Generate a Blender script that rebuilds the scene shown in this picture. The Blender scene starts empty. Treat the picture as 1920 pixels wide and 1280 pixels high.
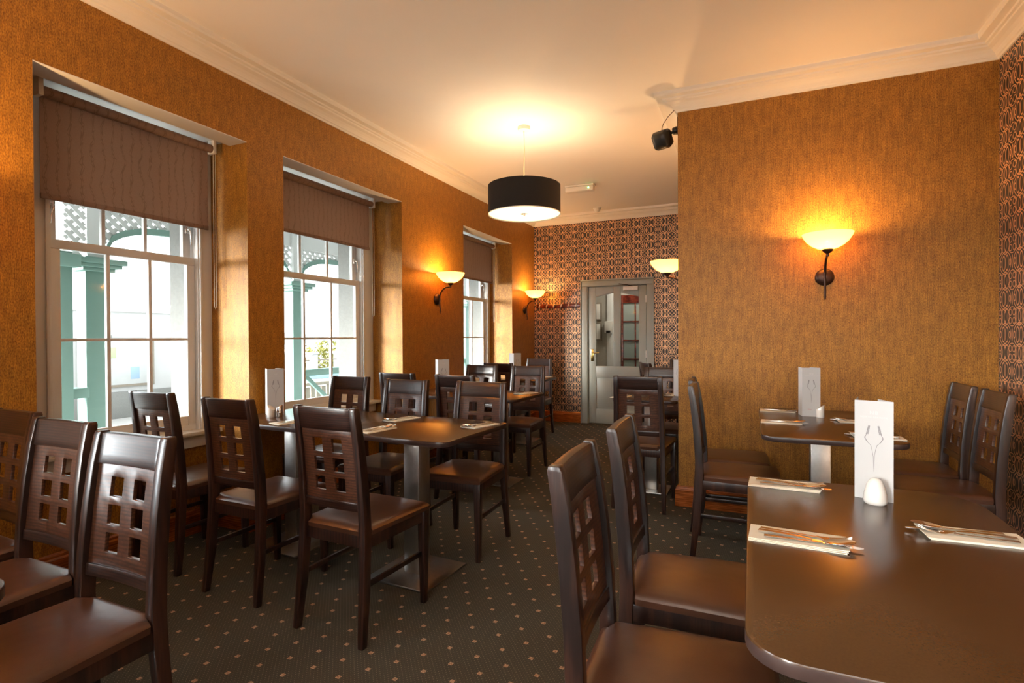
import bpy, bmesh, math, random
from mathutils import Vector, Matrix
R = math.radians
random.seed(4)
SC = bpy.context.scene
COL = SC.collection

# ---------------------------------------------------------------- camera
cam_d = bpy.data.cameras.new('camera')
cam = bpy.data.objects.new('camera', cam_d)
COL.objects.link(cam)
cam_d.sensor_width = 36.0
cam_d.lens = 1014.2 / 1920 * 36.0
cam_d.clip_start = 0.05
cam_d.clip_end = 500
yaw, pitch, roll = 0.4153, -0.0089, -0.0049
_fw = Vector((-math.sin(yaw) * math.cos(pitch), math.cos(yaw) * math.cos(pitch), math.sin(pitch)))
_rt = Vector((math.cos(yaw), math.sin(yaw), 0))
_up = _rt.cross(_fw)
_x = math.cos(roll) * _rt + math.sin(roll) * _up
_y = -math.sin(roll) * _rt + math.cos(roll) * _up
cam.matrix_world = Matrix(((_x.x, _y.x, -_fw.x, 2.9647), (_x.y, _y.y, -_fw.y, 0.0),
                           (_x.z, _y.z, -_fw.z, 1.25), (0, 0, 0, 1)))
SC.camera = cam

# ---------------------------------------------------------------- view, world, daylight
SC.view_settings.view_transform = 'Standard'
SC.view_settings.look = 'None'
SC.view_settings.exposure = 0.84
SC.view_settings.gamma = 1.0
SC.view_settings.use_curve_mapping = False
SC.cycles.use_denoising = True
SC.cycles.max_bounces = 10
SC.cycles.diffuse_bounces = 5
SC.cycles.glossy_bounces = 4
SC.cycles.transparent_max_bounces = 16
SC.cycles.sample_clamp_indirect = 6.0
SC.cycles.caustics_reflective = False
SC.cycles.caustics_refractive = False

world = bpy.data.worlds.new('sky')
SC.world = world
world.use_nodes = True
wn, wl = world.node_tree.nodes, world.node_tree.links
wn.clear()
w_out = wn.new('ShaderNodeOutputWorld')
w_bg = wn.new('ShaderNodeBackground')
w_tc = wn.new('ShaderNodeTexCoord')
w_map = wn.new('ShaderNodeMapping')
w_map.inputs['Scale'].default_value = (1, 1, 5)
w_no = wn.new('ShaderNodeTexNoise')
w_no.inputs['Scale'].default_value = 2.0
w_no.inputs['Detail'].default_value = 4
w_cr = wn.new('ShaderNodeValToRGB')
w_cr.color_ramp.elements[0].position = 0.35
w_cr.color_ramp.elements[0].color = (0.80, 0.90, 1.0, 1)
w_cr.color_ramp.elements[1].position = 0.6
w_cr.color_ramp.elements[1].color = (1.0, 1.0, 1.0, 1)
wl.new(w_tc.outputs['Generated'], w_map.inputs['Vector'])
wl.new(w_map.outputs[0], w_no.inputs['Vector'])
wl.new(w_no.outputs['Fac'], w_cr.inputs[0])
wl.new(w_cr.outputs[0], w_bg.inputs['Color'])
w_bg.inputs['Strength'].default_value = 1.7
wl.new(w_bg.outputs[0], w_out.inputs['Surface'])


def sun(name, direction, strength, angle, color):
    d = bpy.data.lights.new(name, 'SUN')
    d.energy = strength
    d.angle = R(angle)
    d.color = color
    o = bpy.data.objects.new(name, d)
    COL.objects.link(o)
    o.rotation_euler = Vector(direction).to_track_quat('-Z', 'Y').to_euler()
    o.location = (-8, -4, 8)
    return o


sun('sun_light', (0.58, 0.81, -0.13), 3.6, 16, (1.0, 0.93, 0.84))
sun('bright_sky_light', (0.80, 0.50, -0.26), 19.0, 70, (0.90, 0.95, 1.0))

sun('rear_fill_light', (0.18, 0.94, -0.22), 3.2, 60, (1.0, 0.97, 0.93))  # broad lamp added as fill, shining in through the unseen rear windows


def point(name, loc, power, color, radius=0.04):
    d = bpy.data.lights.new(name, 'POINT')
    d.energy = power
    d.color = color
    d.shadow_soft_size = radius
    o = bpy.data.objects.new(name, d)
    COL.objects.link(o)
    o.location = loc
    return o


WARM = (1.0, 0.58, 0.24)
WARM2 = (1.0, 0.78, 0.52)

# ---------------------------------------------------------------- node helpers
def new_mat(name):
    m = bpy.data.materials.new(name)
    m.use_nodes = True
    nt = m.node_tree
    b = nt.nodes['Principled BSDF']
    return m, nt, b


def simple(name, col, rough=0.5, metal=0.0, spec=0.5, coat=0.0, coat_rough=0.1, noise=None, bump=0.0, bscale=200):
    m, nt, b = new_mat(name)
    b.inputs['Base Color'].default_value = (*col, 1)
    b.inputs['Roughness'].default_value = rough
    b.inputs['Metallic'].default_value = metal
    b.inputs['Specular IOR Level'].default_value = spec
    b.inputs['Coat Weight'].default_value = coat
    b.inputs['Coat Roughness'].default_value = coat_rough
    tc = nt.nodes.new('ShaderNodeTexCoord')
    n = nt.nodes.new('ShaderNodeTexNoise')
    n.inputs['Scale'].default_value = noise[0] if noise else bscale
    n.inputs['Detail'].default_value = 4
    nt.links.new(tc.outputs['Object'], n.inputs['Vector'])
    if noise:
        mx = nt.nodes.new('ShaderNodeMix')
        mx.data_type = 'RGBA'
        mx.inputs[6].default_value = (*[c * (1 - noise[1]) for c in col], 1)
        mx.inputs[7].default_value = (*[min(1, c * (1 + noise[1])) for c in col], 1)
        nt.links.new(n.outputs['Fac'], mx.inputs[0])
        nt.links.new(mx.outputs[2], b.inputs['Base Color'])
    if bump:
        n2 = nt.nodes.new('ShaderNodeTexNoise')
        n2.inputs['Scale'].default_value = bscale
        nt.links.new(tc.outputs['Object'], n2.inputs['Vector'])
        bp = nt.nodes.new('ShaderNodeBump')
        bp.inputs['Strength'].default_value = bump
        bp.inputs['Distance'].default_value = 0.002
        nt.links.new(n2.outputs['Fac'], bp.inputs['Height'])
        nt.links.new(bp.outputs[0], b.inputs['Normal'])
    return m


class X:
    """a scalar socket with arithmetic"""
    nt = None

    def __init__(s, v): s.v = v

    @staticmethod
    def op(kind, *a):
        n = X.nt.nodes.new('ShaderNodeMath')
        n.operation = kind
        for i, q in enumerate(a):
            q = q.v if isinstance(q, X) else q
            if isinstance(q, (int, float)): n.inputs[i].default_value = q
            else: X.nt.links.new(q, n.inputs[i])
        return X(n.outputs[0])

    def __add__(s, o): return X.op('ADD', s, o)
    def __sub__(s, o): return X.op('SUBTRACT', s, o)
    def __mul__(s, o): return X.op('MULTIPLY', s, o)
    def __truediv__(s, o): return X.op('DIVIDE', s, o)
    def abs(s): return X.op('ABSOLUTE', s)
    def lt(s, o): return X.op('LESS_THAN', s, o)
    def cell(s): return X.op('ABSOLUTE', s - X.op('ROUND', s))      # mirrored distance to the cell centre, 0..0.5
    def frac(s): return s - X.op('ROUND', s)


def xmax(a, b): return X.op('MAXIMUM', a, b)
def xmin(a, b): return X.op('MINIMUM', a, b)
def hyp(a, b): return X.op('SQRT', a * a + b * b)


def position(nt):
    g = nt.nodes.new('ShaderNodeNewGeometry')
    s = nt.nodes.new('ShaderNodeSeparateXYZ')
    nt.links.new(g.outputs['Position'], s.inputs[0])
    return g, s


def map_noise(nt, vec, scale, nscale, detail=3, dist=0.0, rough=0.6):
    mp = nt.nodes.new('ShaderNodeMapping')
    mp.inputs['Scale'].default_value = scale
    nt.links.new(vec, mp.inputs['Vector'])
    n = nt.nodes.new('ShaderNodeTexNoise')
    n.inputs['Scale'].default_value = nscale
    n.inputs['Detail'].default_value = detail
    n.inputs['Distortion'].default_value = dist
    n.inputs['Roughness'].default_value = rough
    nt.links.new(mp.outputs[0], n.inputs['Vector'])
    return n


def ramp(nt, fac, stops):
    r = nt.nodes.new('ShaderNodeValToRGB')
    e = r.color_ramp.elements
    while len(e) < len(stops): e.new(0.5)
    for q, (p, c) in zip(e, stops):
        q.position = p
        q.color = (*c, 1) if len(c) == 3 else c
    nt.links.new(fac, r.inputs[0])
    return r


def mixc(nt, fac, a, b, mode='MIX'):
    m = nt.nodes.new('ShaderNodeMix')
    m.data_type = 'RGBA'
    m.blend_type = mode
    for i, q in ((0, fac), (6, a), (7, b)):
        if isinstance(q, (int, float)): m.inputs[i].default_value = q
        elif isinstance(q, tuple): m.inputs[i].default_value = (*q, 1)
        else: nt.links.new(q, m.inputs[i])
    return m.outputs[2]


# ---------------------------------------------------------------- materials
def mat_gold_paper():
    m, nt, b = new_mat('gold wallpaper')
    g, s = position(nt)
    n1 = map_noise(nt, g.outputs['Position'], (1, 1, 0.42), 230, 3)          # short upright flecks
    n2 = map_noise(nt, g.outputs['Position'], (1, 1, 0.02), 420, 1)          # fine stripes
    n3 = map_noise(nt, g.outputs['Position'], (1, 1, 0.6), 26, 3)
    r1 = ramp(nt, n1.outputs['Fac'], [(0.36, (0.230, 0.085, 0.008)), (0.52, (0.400, 0.175, 0.020)), (0.70, (0.54, 0.265, 0.038))])
    r2 = ramp(nt, n2.outputs['Fac'], [(0.40, (0.82, 0.80, 0.77)), (0.60, (1.14, 1.13, 1.08))])
    c = mixc(nt, 1.0, r1.outputs[0], r2.outputs[0], 'MULTIPLY')
    r3 = ramp(nt, n3.outputs['Fac'], [(0.35, (0.82, 0.80, 0.76)), (0.65, (1.08, 1.08, 1.05))])
    c = mixc(nt, 1.0, c, r3.outputs[0], 'MULTIPLY')
    nt.links.new(c, b.inputs['Base Color'])
    b.inputs['Roughness'].default_value = 0.46
    b.inputs['Specular IOR Level'].default_value = 0.5
    b.inputs['Metallic'].default_value = 0.2
    bp = nt.nodes.new('ShaderNodeBump')
    bp.inputs['Strength'].default_value = 0.45
    bp.inputs['Distance'].default_value = 0.0015
    nt.links.new(n2.outputs['Fac'], bp.inputs['Height'])
    nt.links.new(bp.outputs[0], b.inputs['Normal'])
    return m


def mat_ring_paper():
    m, nt, b = new_mat('patterned wallpaper')
    X.nt = nt
    g, s = position(nt)
    px, py, pz = X(s.outputs[0]), X(s.outputs[1]), X(s.outputs[2])
    u = ((px + py) / 0.182).cell()
    v = (pz / 0.208).cell()

    def ring(cu, cv, ru, rv, w):
        d = hyp((u - cu) * (1 / ru), (v - cv) * (1 / rv))
        return (d - 1).abs() * (min(ru, rv) / w)
    d = ring(0, 0, .395, .31, .013)
    for a in ((.120, 0, .105, .205, .012), (.325, 0, .045, .085, .010), (.5, .5, .315, .265, .012), (0, .5, .29, .235, .012),
              (0, .5, .075, .145, .012), (.375, .385, .090, .085, .012), (.66, 0, .20, .30, .012), (0, .285, .10, .045, .010)):
        d = xmin(d, ring(*a))
    line = d.lt(1.0)
    n1 = map_noise(nt, g.outputs['Position'], (1, 1, 1), 9, 2)
    bg = ramp(nt, n1.outputs['Fac'], [(0.3, (0.032, 0.025, 0.024)), (0.7, (0.052, 0.042, 0.042))])
    c = mixc(nt, line.v, bg.outputs[0], (0.85, 0.50, 0.27))
    nt.links.new(c, b.inputs['Base Color'])
    rr = X(line.v) * -0.12 + 0.45
    nt.links.new(rr.v, b.inputs['Roughness'])
    mt = line * 0.45
    nt.links.new(mt.v, b.inputs['Metallic'])
    return m


def mat_carpet():
    m, nt, b = new_mat('carpet')
    X.nt = nt
    g, s = position(nt)
    px, py = X(s.outputs[0]), X(s.outputs[1])
    a = R(-4.0)
    ca, sa = math.cos(a), math.sin(a)
    u = (px - 0.744) * ca + (py - 1.697) * sa
    v = (px - 0.744) * (-sa) + (py - 1.697) * ca
    PU, PV = 0.129, 0.172

    def flower(du, dv):
        uu = ((u - du) / PU).cell() * PU
        vv = ((v - dv) / PV).cell() * PV
        p = hyp(uu - 0.0050, vv - 0.0050)
        q = xmax(uu - 0.0095, vv - 0.0012)
        q2 = xmax(vv - 0.0095, uu - 0.0012)
        return xmin(xmin(p - 0.0042, q), q2)
    f = xmin(flower(0, 0), flower(PU / 2, PV / 2)).lt(0.0)
    du = (u / 0.0185).cell() * 0.0185
    dv = (v / 0.0185).cell() * 0.0185
    dot1 = hyp(du, dv).lt(0.0017)
    du2 = ((u / 0.0185) + 0.5).cell() * 0.0185
    dv2 = ((v / 0.0185) + 0.5).cell() * 0.0185
    dot2 = hyp(du2, dv2).lt(0.0017)
    dots = xmax(dot1, dot2)
    n1 = map_noise(nt, g.outputs['Position'], (1, 1, 1), 420, 2)
    base = ramp(nt, n1.outputs['Fac'], [(0.3, (0.030, 0.027, 0.020)), (0.7, (0.098, 0.088, 0.066))])
    nd = map_noise(nt, g.outputs['Position'], (1, 1, 1), 90, 1)
    dots = dots * (X(nd.outputs['Fac']) * 1.7)
    dc = mixc(nt, dots.v, base.outputs[0], (0.19, 0.165, 0.12))
    nf = map_noise(nt, g.outputs['Position'], (1, 1, 1), 260, 1)
    fc = ramp(nt, nf.outputs['Fac'], [(0.42, (0.26, 0.12, 0.06)), (0.58, (0.55, 0.38, 0.25))])
    c = mixc(nt, f.v, dc, fc.outputs[0])
    nt.links.new(c, b.inputs['Base Color'])
    b.inputs['Roughness'].default_value = 0.95
    b.inputs['Specular IOR Level'].default_value = 0.15
    bp = nt.nodes.new('ShaderNodeBump')
    bp.inputs['Strength'].default_value = 0.6
    bp.inputs['Distance'].default_value = 0.003
    nt.links.new(n1.outputs['Fac'], bp.inputs['Height'])
    nt.links.new(bp.outputs[0], b.inputs['Normal'])
    return m


def mat_wood(name, dark, light, rough=0.3, scale=(14, 14, 1.6), coat=0.3, knots=2.2, coatr=0.15, bands='X'):
    m, nt, b = new_mat(name)
    tc = nt.nodes.new('ShaderNodeTexCoord')
    n1 = map_noise(nt, tc.outputs['Object'], scale, 1.0, 5, knots)
    mp = nt.nodes.new('ShaderNodeMapping')
    mp.inputs['Scale'].default_value = tuple(q * 1.0 for q in scale)
    nt.links.new(tc.outputs['Object'], mp.inputs['Vector'])
    w = nt.nodes.new('ShaderNodeTexWave')
    w.inputs['Scale'].default_value = 1.1
    w.bands_direction = bands
    w.inputs['Distortion'].default_value = 5.0
    w.inputs['Detail'].default_value = 3
    w.inputs['Detail Scale'].default_value = 1.2
    nt.links.new(mp.outputs[0], w.inputs['Vector'])
    n3 = map_noise(nt, tc.outputs['Object'], (scale[0] * 8, scale[1] * 8, scale[2] * 3), 1.5, 3)
    r = ramp(nt, w.outputs['Fac'], [(0.1, dark), (0.75, light)])
    r3 = ramp(nt, n3.outputs['Fac'], [(0.35, (0.65, 0.62, 0.6)), (0.65, (1.15, 1.15, 1.15))])
    c = mixc(nt, 1.0, r.outputs[0], r3.outputs[0], 'MULTIPLY')
    r1 = ramp(nt, n1.outputs['Fac'], [(0.35, (0.75, 0.72, 0.7)), (0.65, (1.15, 1.15, 1.15))])
    c = mixc(nt, 1.0, c, r1.outputs[0], 'MULTIPLY')
    nt.links.new(c, b.inputs['Base Color'])
    b.inputs['Roughness'].default_value = rough
    b.inputs['Coat Weight'].default_value = coat
    b.inputs['Coat Roughness'].default_value = coatr
    return m


def mat_leather():
    m, nt, b = new_mat('brown leather')
    tc = nt.nodes.new('ShaderNodeTexCoord')
    n = map_noise(nt, tc.outputs['Object'], (1, 1, 1), 5, 3)
    r = ramp(nt, n.outputs['Fac'], [(0.3, (0.054, 0.020, 0.0105)), (0.7, (0.084, 0.033, 0.0175))])
    nt.links.new(r.outputs[0], b.inputs['Base Color'])
    b.inputs['Roughness'].default_value = 0.30
    b.inputs['Specular IOR Level'].default_value = 0.7
    v = nt.nodes.new('ShaderNodeTexVoronoi')
    v.inputs['Scale'].default_value = 520
    nt.links.new(tc.outputs['Object'], v.inputs['Vector'])
    bp = nt.nodes.new('ShaderNodeBump')
    bp.inputs['Strength'].default_value = 0.12
    bp.inputs['Distance'].default_value = 0.001
    nt.links.new(v.outputs['Distance'], bp.inputs['Height'])
    n2 = map_noise(nt, tc.outputs['Object'], (1, 1, 1), 7, 2)
    bp2 = nt.nodes.new('ShaderNodeBump')
    bp2.inputs['Strength'].default_value = 0.25
    bp2.inputs['Distance'].default_value = 0.01
    nt.links.new(n2.outputs['Fac'], bp2.inputs['Height'])
    nt.links.new(bp.outputs[0], bp2.inputs['Normal'])
    nt.links.new(bp2.outputs[0], b.inputs['Normal'])
    return m


def mat_blind():
    m, nt, b = new_mat('brown blind fabric')
    g, s = position(nt)
    X.nt = nt
    wob = map_noise(nt, g.outputs['Position'], (1, 1, 1), 9, 1)
    py = X(s.outputs[1]) + (X(wob.outputs['Fac']) - 0.5) * 0.06
    col_ = X.op('ROUND', py / 0.026)
    par = X.op('MODULO', col_.abs(), 2.0)                       # alternate columns are shifted and mirrored
    fx = py / 0.026 - col_
    fz = (X(s.outputs[2]) / 0.075 + par * 0.5 + (X(wob.outputs['Fac']) - 0.5) * 2.2).frac()
    curve = X.op('COSINE', fz * 3.1416) * 0.40 * (par * 2.0 - 1.0)
    taper = (X.op('POWER', fz.abs() * 2.0, 2.0) * -1.0 + 1.0) * 0.14
    ln = (fx + (par * 2.0 - 1.0) * -0.12 - curve).abs().lt(taper)
    n2 = map_noise(nt, g.outputs['Position'], (1, 1, 1), 300, 2)
    base = ramp(nt, n2.outputs['Fac'], [(0.3, (0.38, 0.26, 0.20)), (0.7, (0.46, 0.32, 0.25))])
    c = mixc(nt, (ln * 0.8).v, base.outputs[0], (0.20, 0.125, 0.09))
    nt.links.new(c, b.inputs['Base Color'])
    b.inputs['Roughness'].default_value = 0.75
    b.inputs['Specular IOR Level'].default_value = 0.25
    tr = nt.nodes.new('ShaderNodeBsdfTranslucent')
    tr.inputs['Color'].default_value = (0.5, 0.36, 0.28, 1)
    mx = nt.nodes.new('ShaderNodeMixShader')
    mx.inputs[0].default_value = 0.42
    out = nt.nodes['Material Output']
    nt.links.new(b.outputs[0], mx.inputs[1])
    nt.links.new(tr.outputs[0], mx.inputs[2])
    nt.links.new(mx.outputs[0], out.inputs['Surface'])
    return m


def mat_glass():
    m, nt, b = new_mat('window glass')
    nt.nodes.remove(b)
    t = nt.nodes.new('ShaderNodeBsdfTransparent')
    t.inputs['Color'].default_value = (0.97, 0.985, 0.98, 1)
    gl = nt.nodes.new('ShaderNodeBsdfGlossy')
    gl.inputs['Roughness'].default_value = 0.02
    fr = nt.nodes.new('ShaderNodeFresnel')
    fr.inputs['IOR'].default_value = 1.25
    mx = nt.nodes.new('ShaderNodeMixShader')
    X.nt = nt
    ge = nt.nodes.new('ShaderNodeNewGeometry')
    one_side = X(fr.outputs[0]) * (X(ge.outputs['Backfacing']) * -1.0 + 1.0)      # reflect at the outer face only
    nt.links.new(one_side.v, mx.inputs[0])
    nt.links.new(t.outputs[0], mx.inputs[1])
    nt.links.new(gl.outputs[0], mx.inputs[2])
    nt.links.new(mx.outputs[0], nt.nodes['Material Output'].inputs['Surface'])
    return m


def mat_lampglass(name, col, strength, through, white=(1.0, 0.86, 0.55)):
    m, nt, b = new_mat(name)
    nt.nodes.remove(b)
    e = nt.nodes.new('ShaderNodeEmission')
    e.inputs['Color'].default_value = (*col, 1)
    e.inputs['Strength'].default_value = strength
    t = nt.nodes.new('ShaderNodeBsdfTransparent')
    t.inputs['Color'].default_value = (*white, 1)
    d = nt.nodes.new('ShaderNodeBsdfDiffuse')
    d.inputs['Color'].default_value = (*white, 1)
    tl = nt.nodes.new('ShaderNodeBsdfTranslucent')
    tl.inputs['Color'].default_value = (*white, 1)
    m1 = nt.nodes.new('ShaderNodeMixShader')
    m1.inputs[0].default_value = 0.6
    nt.links.new(d.outputs[0], m1.inputs[1])
    nt.links.new(tl.outputs[0], m1.inputs[2])
    m2 = nt.nodes.new('ShaderNodeMixShader')
    m2.inputs[0].default_value = through
    nt.links.new(m1.outputs[0], m2.inputs[1])
    nt.links.new(t.outputs[0], m2.inputs[2])
    ad = nt.nodes.new('ShaderNodeAddShader')
    nt.links.new(m2.outputs[0], ad.inputs[0])
    nt.links.new(e.outputs[0], ad.inputs[1])
    nt.links.new(ad.outputs[0], nt.nodes['Material Output'].inputs['Surface'])
    return m


def emit(name, col, st):
    m, nt, b = new_mat(name)
    b.inputs['Base Color'].default_value = (*col, 1)
    b.inputs['Emission Color'].default_value = (*col, 1)
    b.inputs['Emission Strength'].default_value = st
    return m


M = {}
M['gold'] = mat_gold_paper()
M['ring'] = mat_ring_paper()
M['carpet'] = mat_carpet()
M['wood'] = mat_wood('dark stained wood', (0.013, 0.005, 0.0038), (0.040, 0.015, 0.009), 0.34, (16, 16, 2.0), 0.35, coatr=0.16)
M['panelwood'] = mat_wood('dark stained panel wood', (0.044, 0.016, 0.0085), (0.098, 0.036, 0.017), 0.34, (6, 20, 24), 0.35, coatr=0.16, bands='Z')
M['railwood'] = mat_wood('dark stained rail wood', (0.013, 0.005, 0.0038), (0.040, 0.015, 0.009), 0.32, (2.5, 16, 30), 0.35, coatr=0.16, bands='Z')
M['leather'] = mat_leather()
M['top'] = simple('dark brown laminate', (0.055, 0.024, 0.008), 0.25, noise=(220, .22), bump=0.06, bscale=500)
M['topedge'] = simple('table edge', (0.045, 0.026, 0.022), 0.3, noise=(30, .3))
M['steel'] = simple('brushed steel', (0.48, 0.47, 0.45), 0.33, 1.0, noise=(60, .12))
M['chrome'] = simple('polished steel', (0.85, 0.82, 0.78), 0.13, 1.0)
M['ceiling'] = simple('cream ceiling paint', (0.90, 0.85, 0.80), 0.8, noise=(2, .03))
M['cornice'] = simple('white plaster', (0.86, 0.80, 0.72), 0.55, noise=(8, .03))
M['skirt'] = mat_wood('orange varnished wood', (0.30, 0.075, 0.012), (0.46, 0.13, 0.025), 0.25, (1.2, 1.2, 22), 0.5, bands='Z')
M['white'] = simple('white gloss paint', (0.78, 0.77, 0.74), 0.35, noise=(6, .03))
M['doorpaint'] = simple('grey green door paint', (0.36, 0.37, 0.32), 0.4, noise=(5, .04))
M['blind'] = mat_blind()
M['glass'] = mat_glass()
M['brass'] = simple('brass', (0.85, 0.60, 0.20), 0.2, 1.0)
M['bronze'] = simple('dark bronze', (0.055, 0.028, 0.020), 0.35, 0.6, noise=(40, .3))
M['black'] = simple('black plastic', (0.012, 0.011, 0.010), 0.4, noise=(80, .2))
M['shade'] = simple('black fabric', (0.012, 0.009, 0.008), 0.85, bump=0.3, bscale=900)
M['shadein'] = simple('white shade lining', (0.9, 0.85, 0.75), 0.7)
M['diff'] = mat_lampglass('lamp diffuser', (1.0, 0.84, 0.55), 0.16, 0.08, (0.92, 0.90, 0.80))
M['bowl'] = mat_lampglass('alabaster glass', (1.0, 0.66, 0.25), 0.35, 0.30, (1.0, 0.74, 0.36))
M['bulb'] = emit('glowing bulb', (1.0, 0.85, 0.6), 6.0)
M['porcelain'] = simple('white porcelain', (0.86, 0.83, 0.78), 0.12, coat=0.5)
M['card'] = simple('white card', (0.52, 0.515, 0.51), 0.6)
M['ink'] = simple('grey ink', (0.22, 0.20, 0.21), 0.5)
M['faint'] = simple('pale grey ink', (0.60, 0.58, 0.57), 0.5)
M['redink'] = simple('dusty red ink', (0.45, 0.20, 0.22), 0.5)
M['napkin'] = simple('cream paper napkin', (0.86, 0.80, 0.66), 0.85, bump=0.4, bscale=60)
M['teal'] = simple('sea green paint', (0.17, 0.29, 0.25), 0.5, noise=(5, .06))
M['outwhite'] = simple('white outdoor paint', (0.60, 0.61, 0.60), 0.6, noise=(5, .04))
M['render'] = simple('white render', (0.52, 0.52, 0.51), 0.9, noise=(3, .03), bump=0.3, bscale=30)
M['rough'] = simple('grey roughcast', (0.22, 0.22, 0.205), 0.9, noise=(40, .12), bump=0.8, bscale=70)
M['road'] = simple('pale tarmac', (0.42, 0.41, 0.39), 0.9, noise=(12, .1))
M['deck'] = simple('concrete paving', (0.62, 0.61, 0.58), 0.9, noise=(8, .1))
M['hill'] = simple('hazy hillside', (0.22, 0.245, 0.25), 1.0, noise=(0.4, .08))
M['sea'] = simple('pale sea', (0.27, 0.32, 0.36), 0.25, noise=(0.3, .05))
M['leafy'] = simple('yellow green leaves', (0.26, 0.25, 0.06), 0.8, noise=(14, .4))
M['leafg'] = simple('dull green leaves', (0.12, 0.16, 0.085), 0.8, noise=(14, .4))
M['timber'] = simple('weathered timber', (0.27, 0.23, 0.18), 0.8, noise=(20, .2))
M['orange'] = simple('pale orange brick', (0.42, 0.26, 0.16), 0.8, noise=(20, .2))
M['blue'] = simple('pale blue tarpaulin', (0.18, 0.32, 0.42), 0.5, noise=(8, .1))
M['rack'] = mat_wood('red varnished wood', (0.10, 0.012, 0.008), (0.20, 0.03, 0.015), 0.25, (2, 2, 22), 0.5)
M['radiator'] = simple('beige radiator enamel', (0.52, 0.42, 0.26), 0.4, noise=(8, .05))
M['corr'] = simple('grey corridor wall', (0.42, 0.39, 0.33), 0.8, noise=(30, .08))
M['picture'] = simple('pale print', (0.92, 0.90, 0.84), 0.5, noise=(20, .05))
M['led'] = emit('green indicator', (0.05, 1.0, 0.25), 12.0)
M['plastic'] = simple('white plastic', (0.80, 0.76, 0.70), 0.35)
M['cable'] = simple('dark cable', (0.10, 0.05, 0.03), 0.5)
M['chain'] = simple('bead chain', (0.50, 0.42, 0.30), 0.4)


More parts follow.
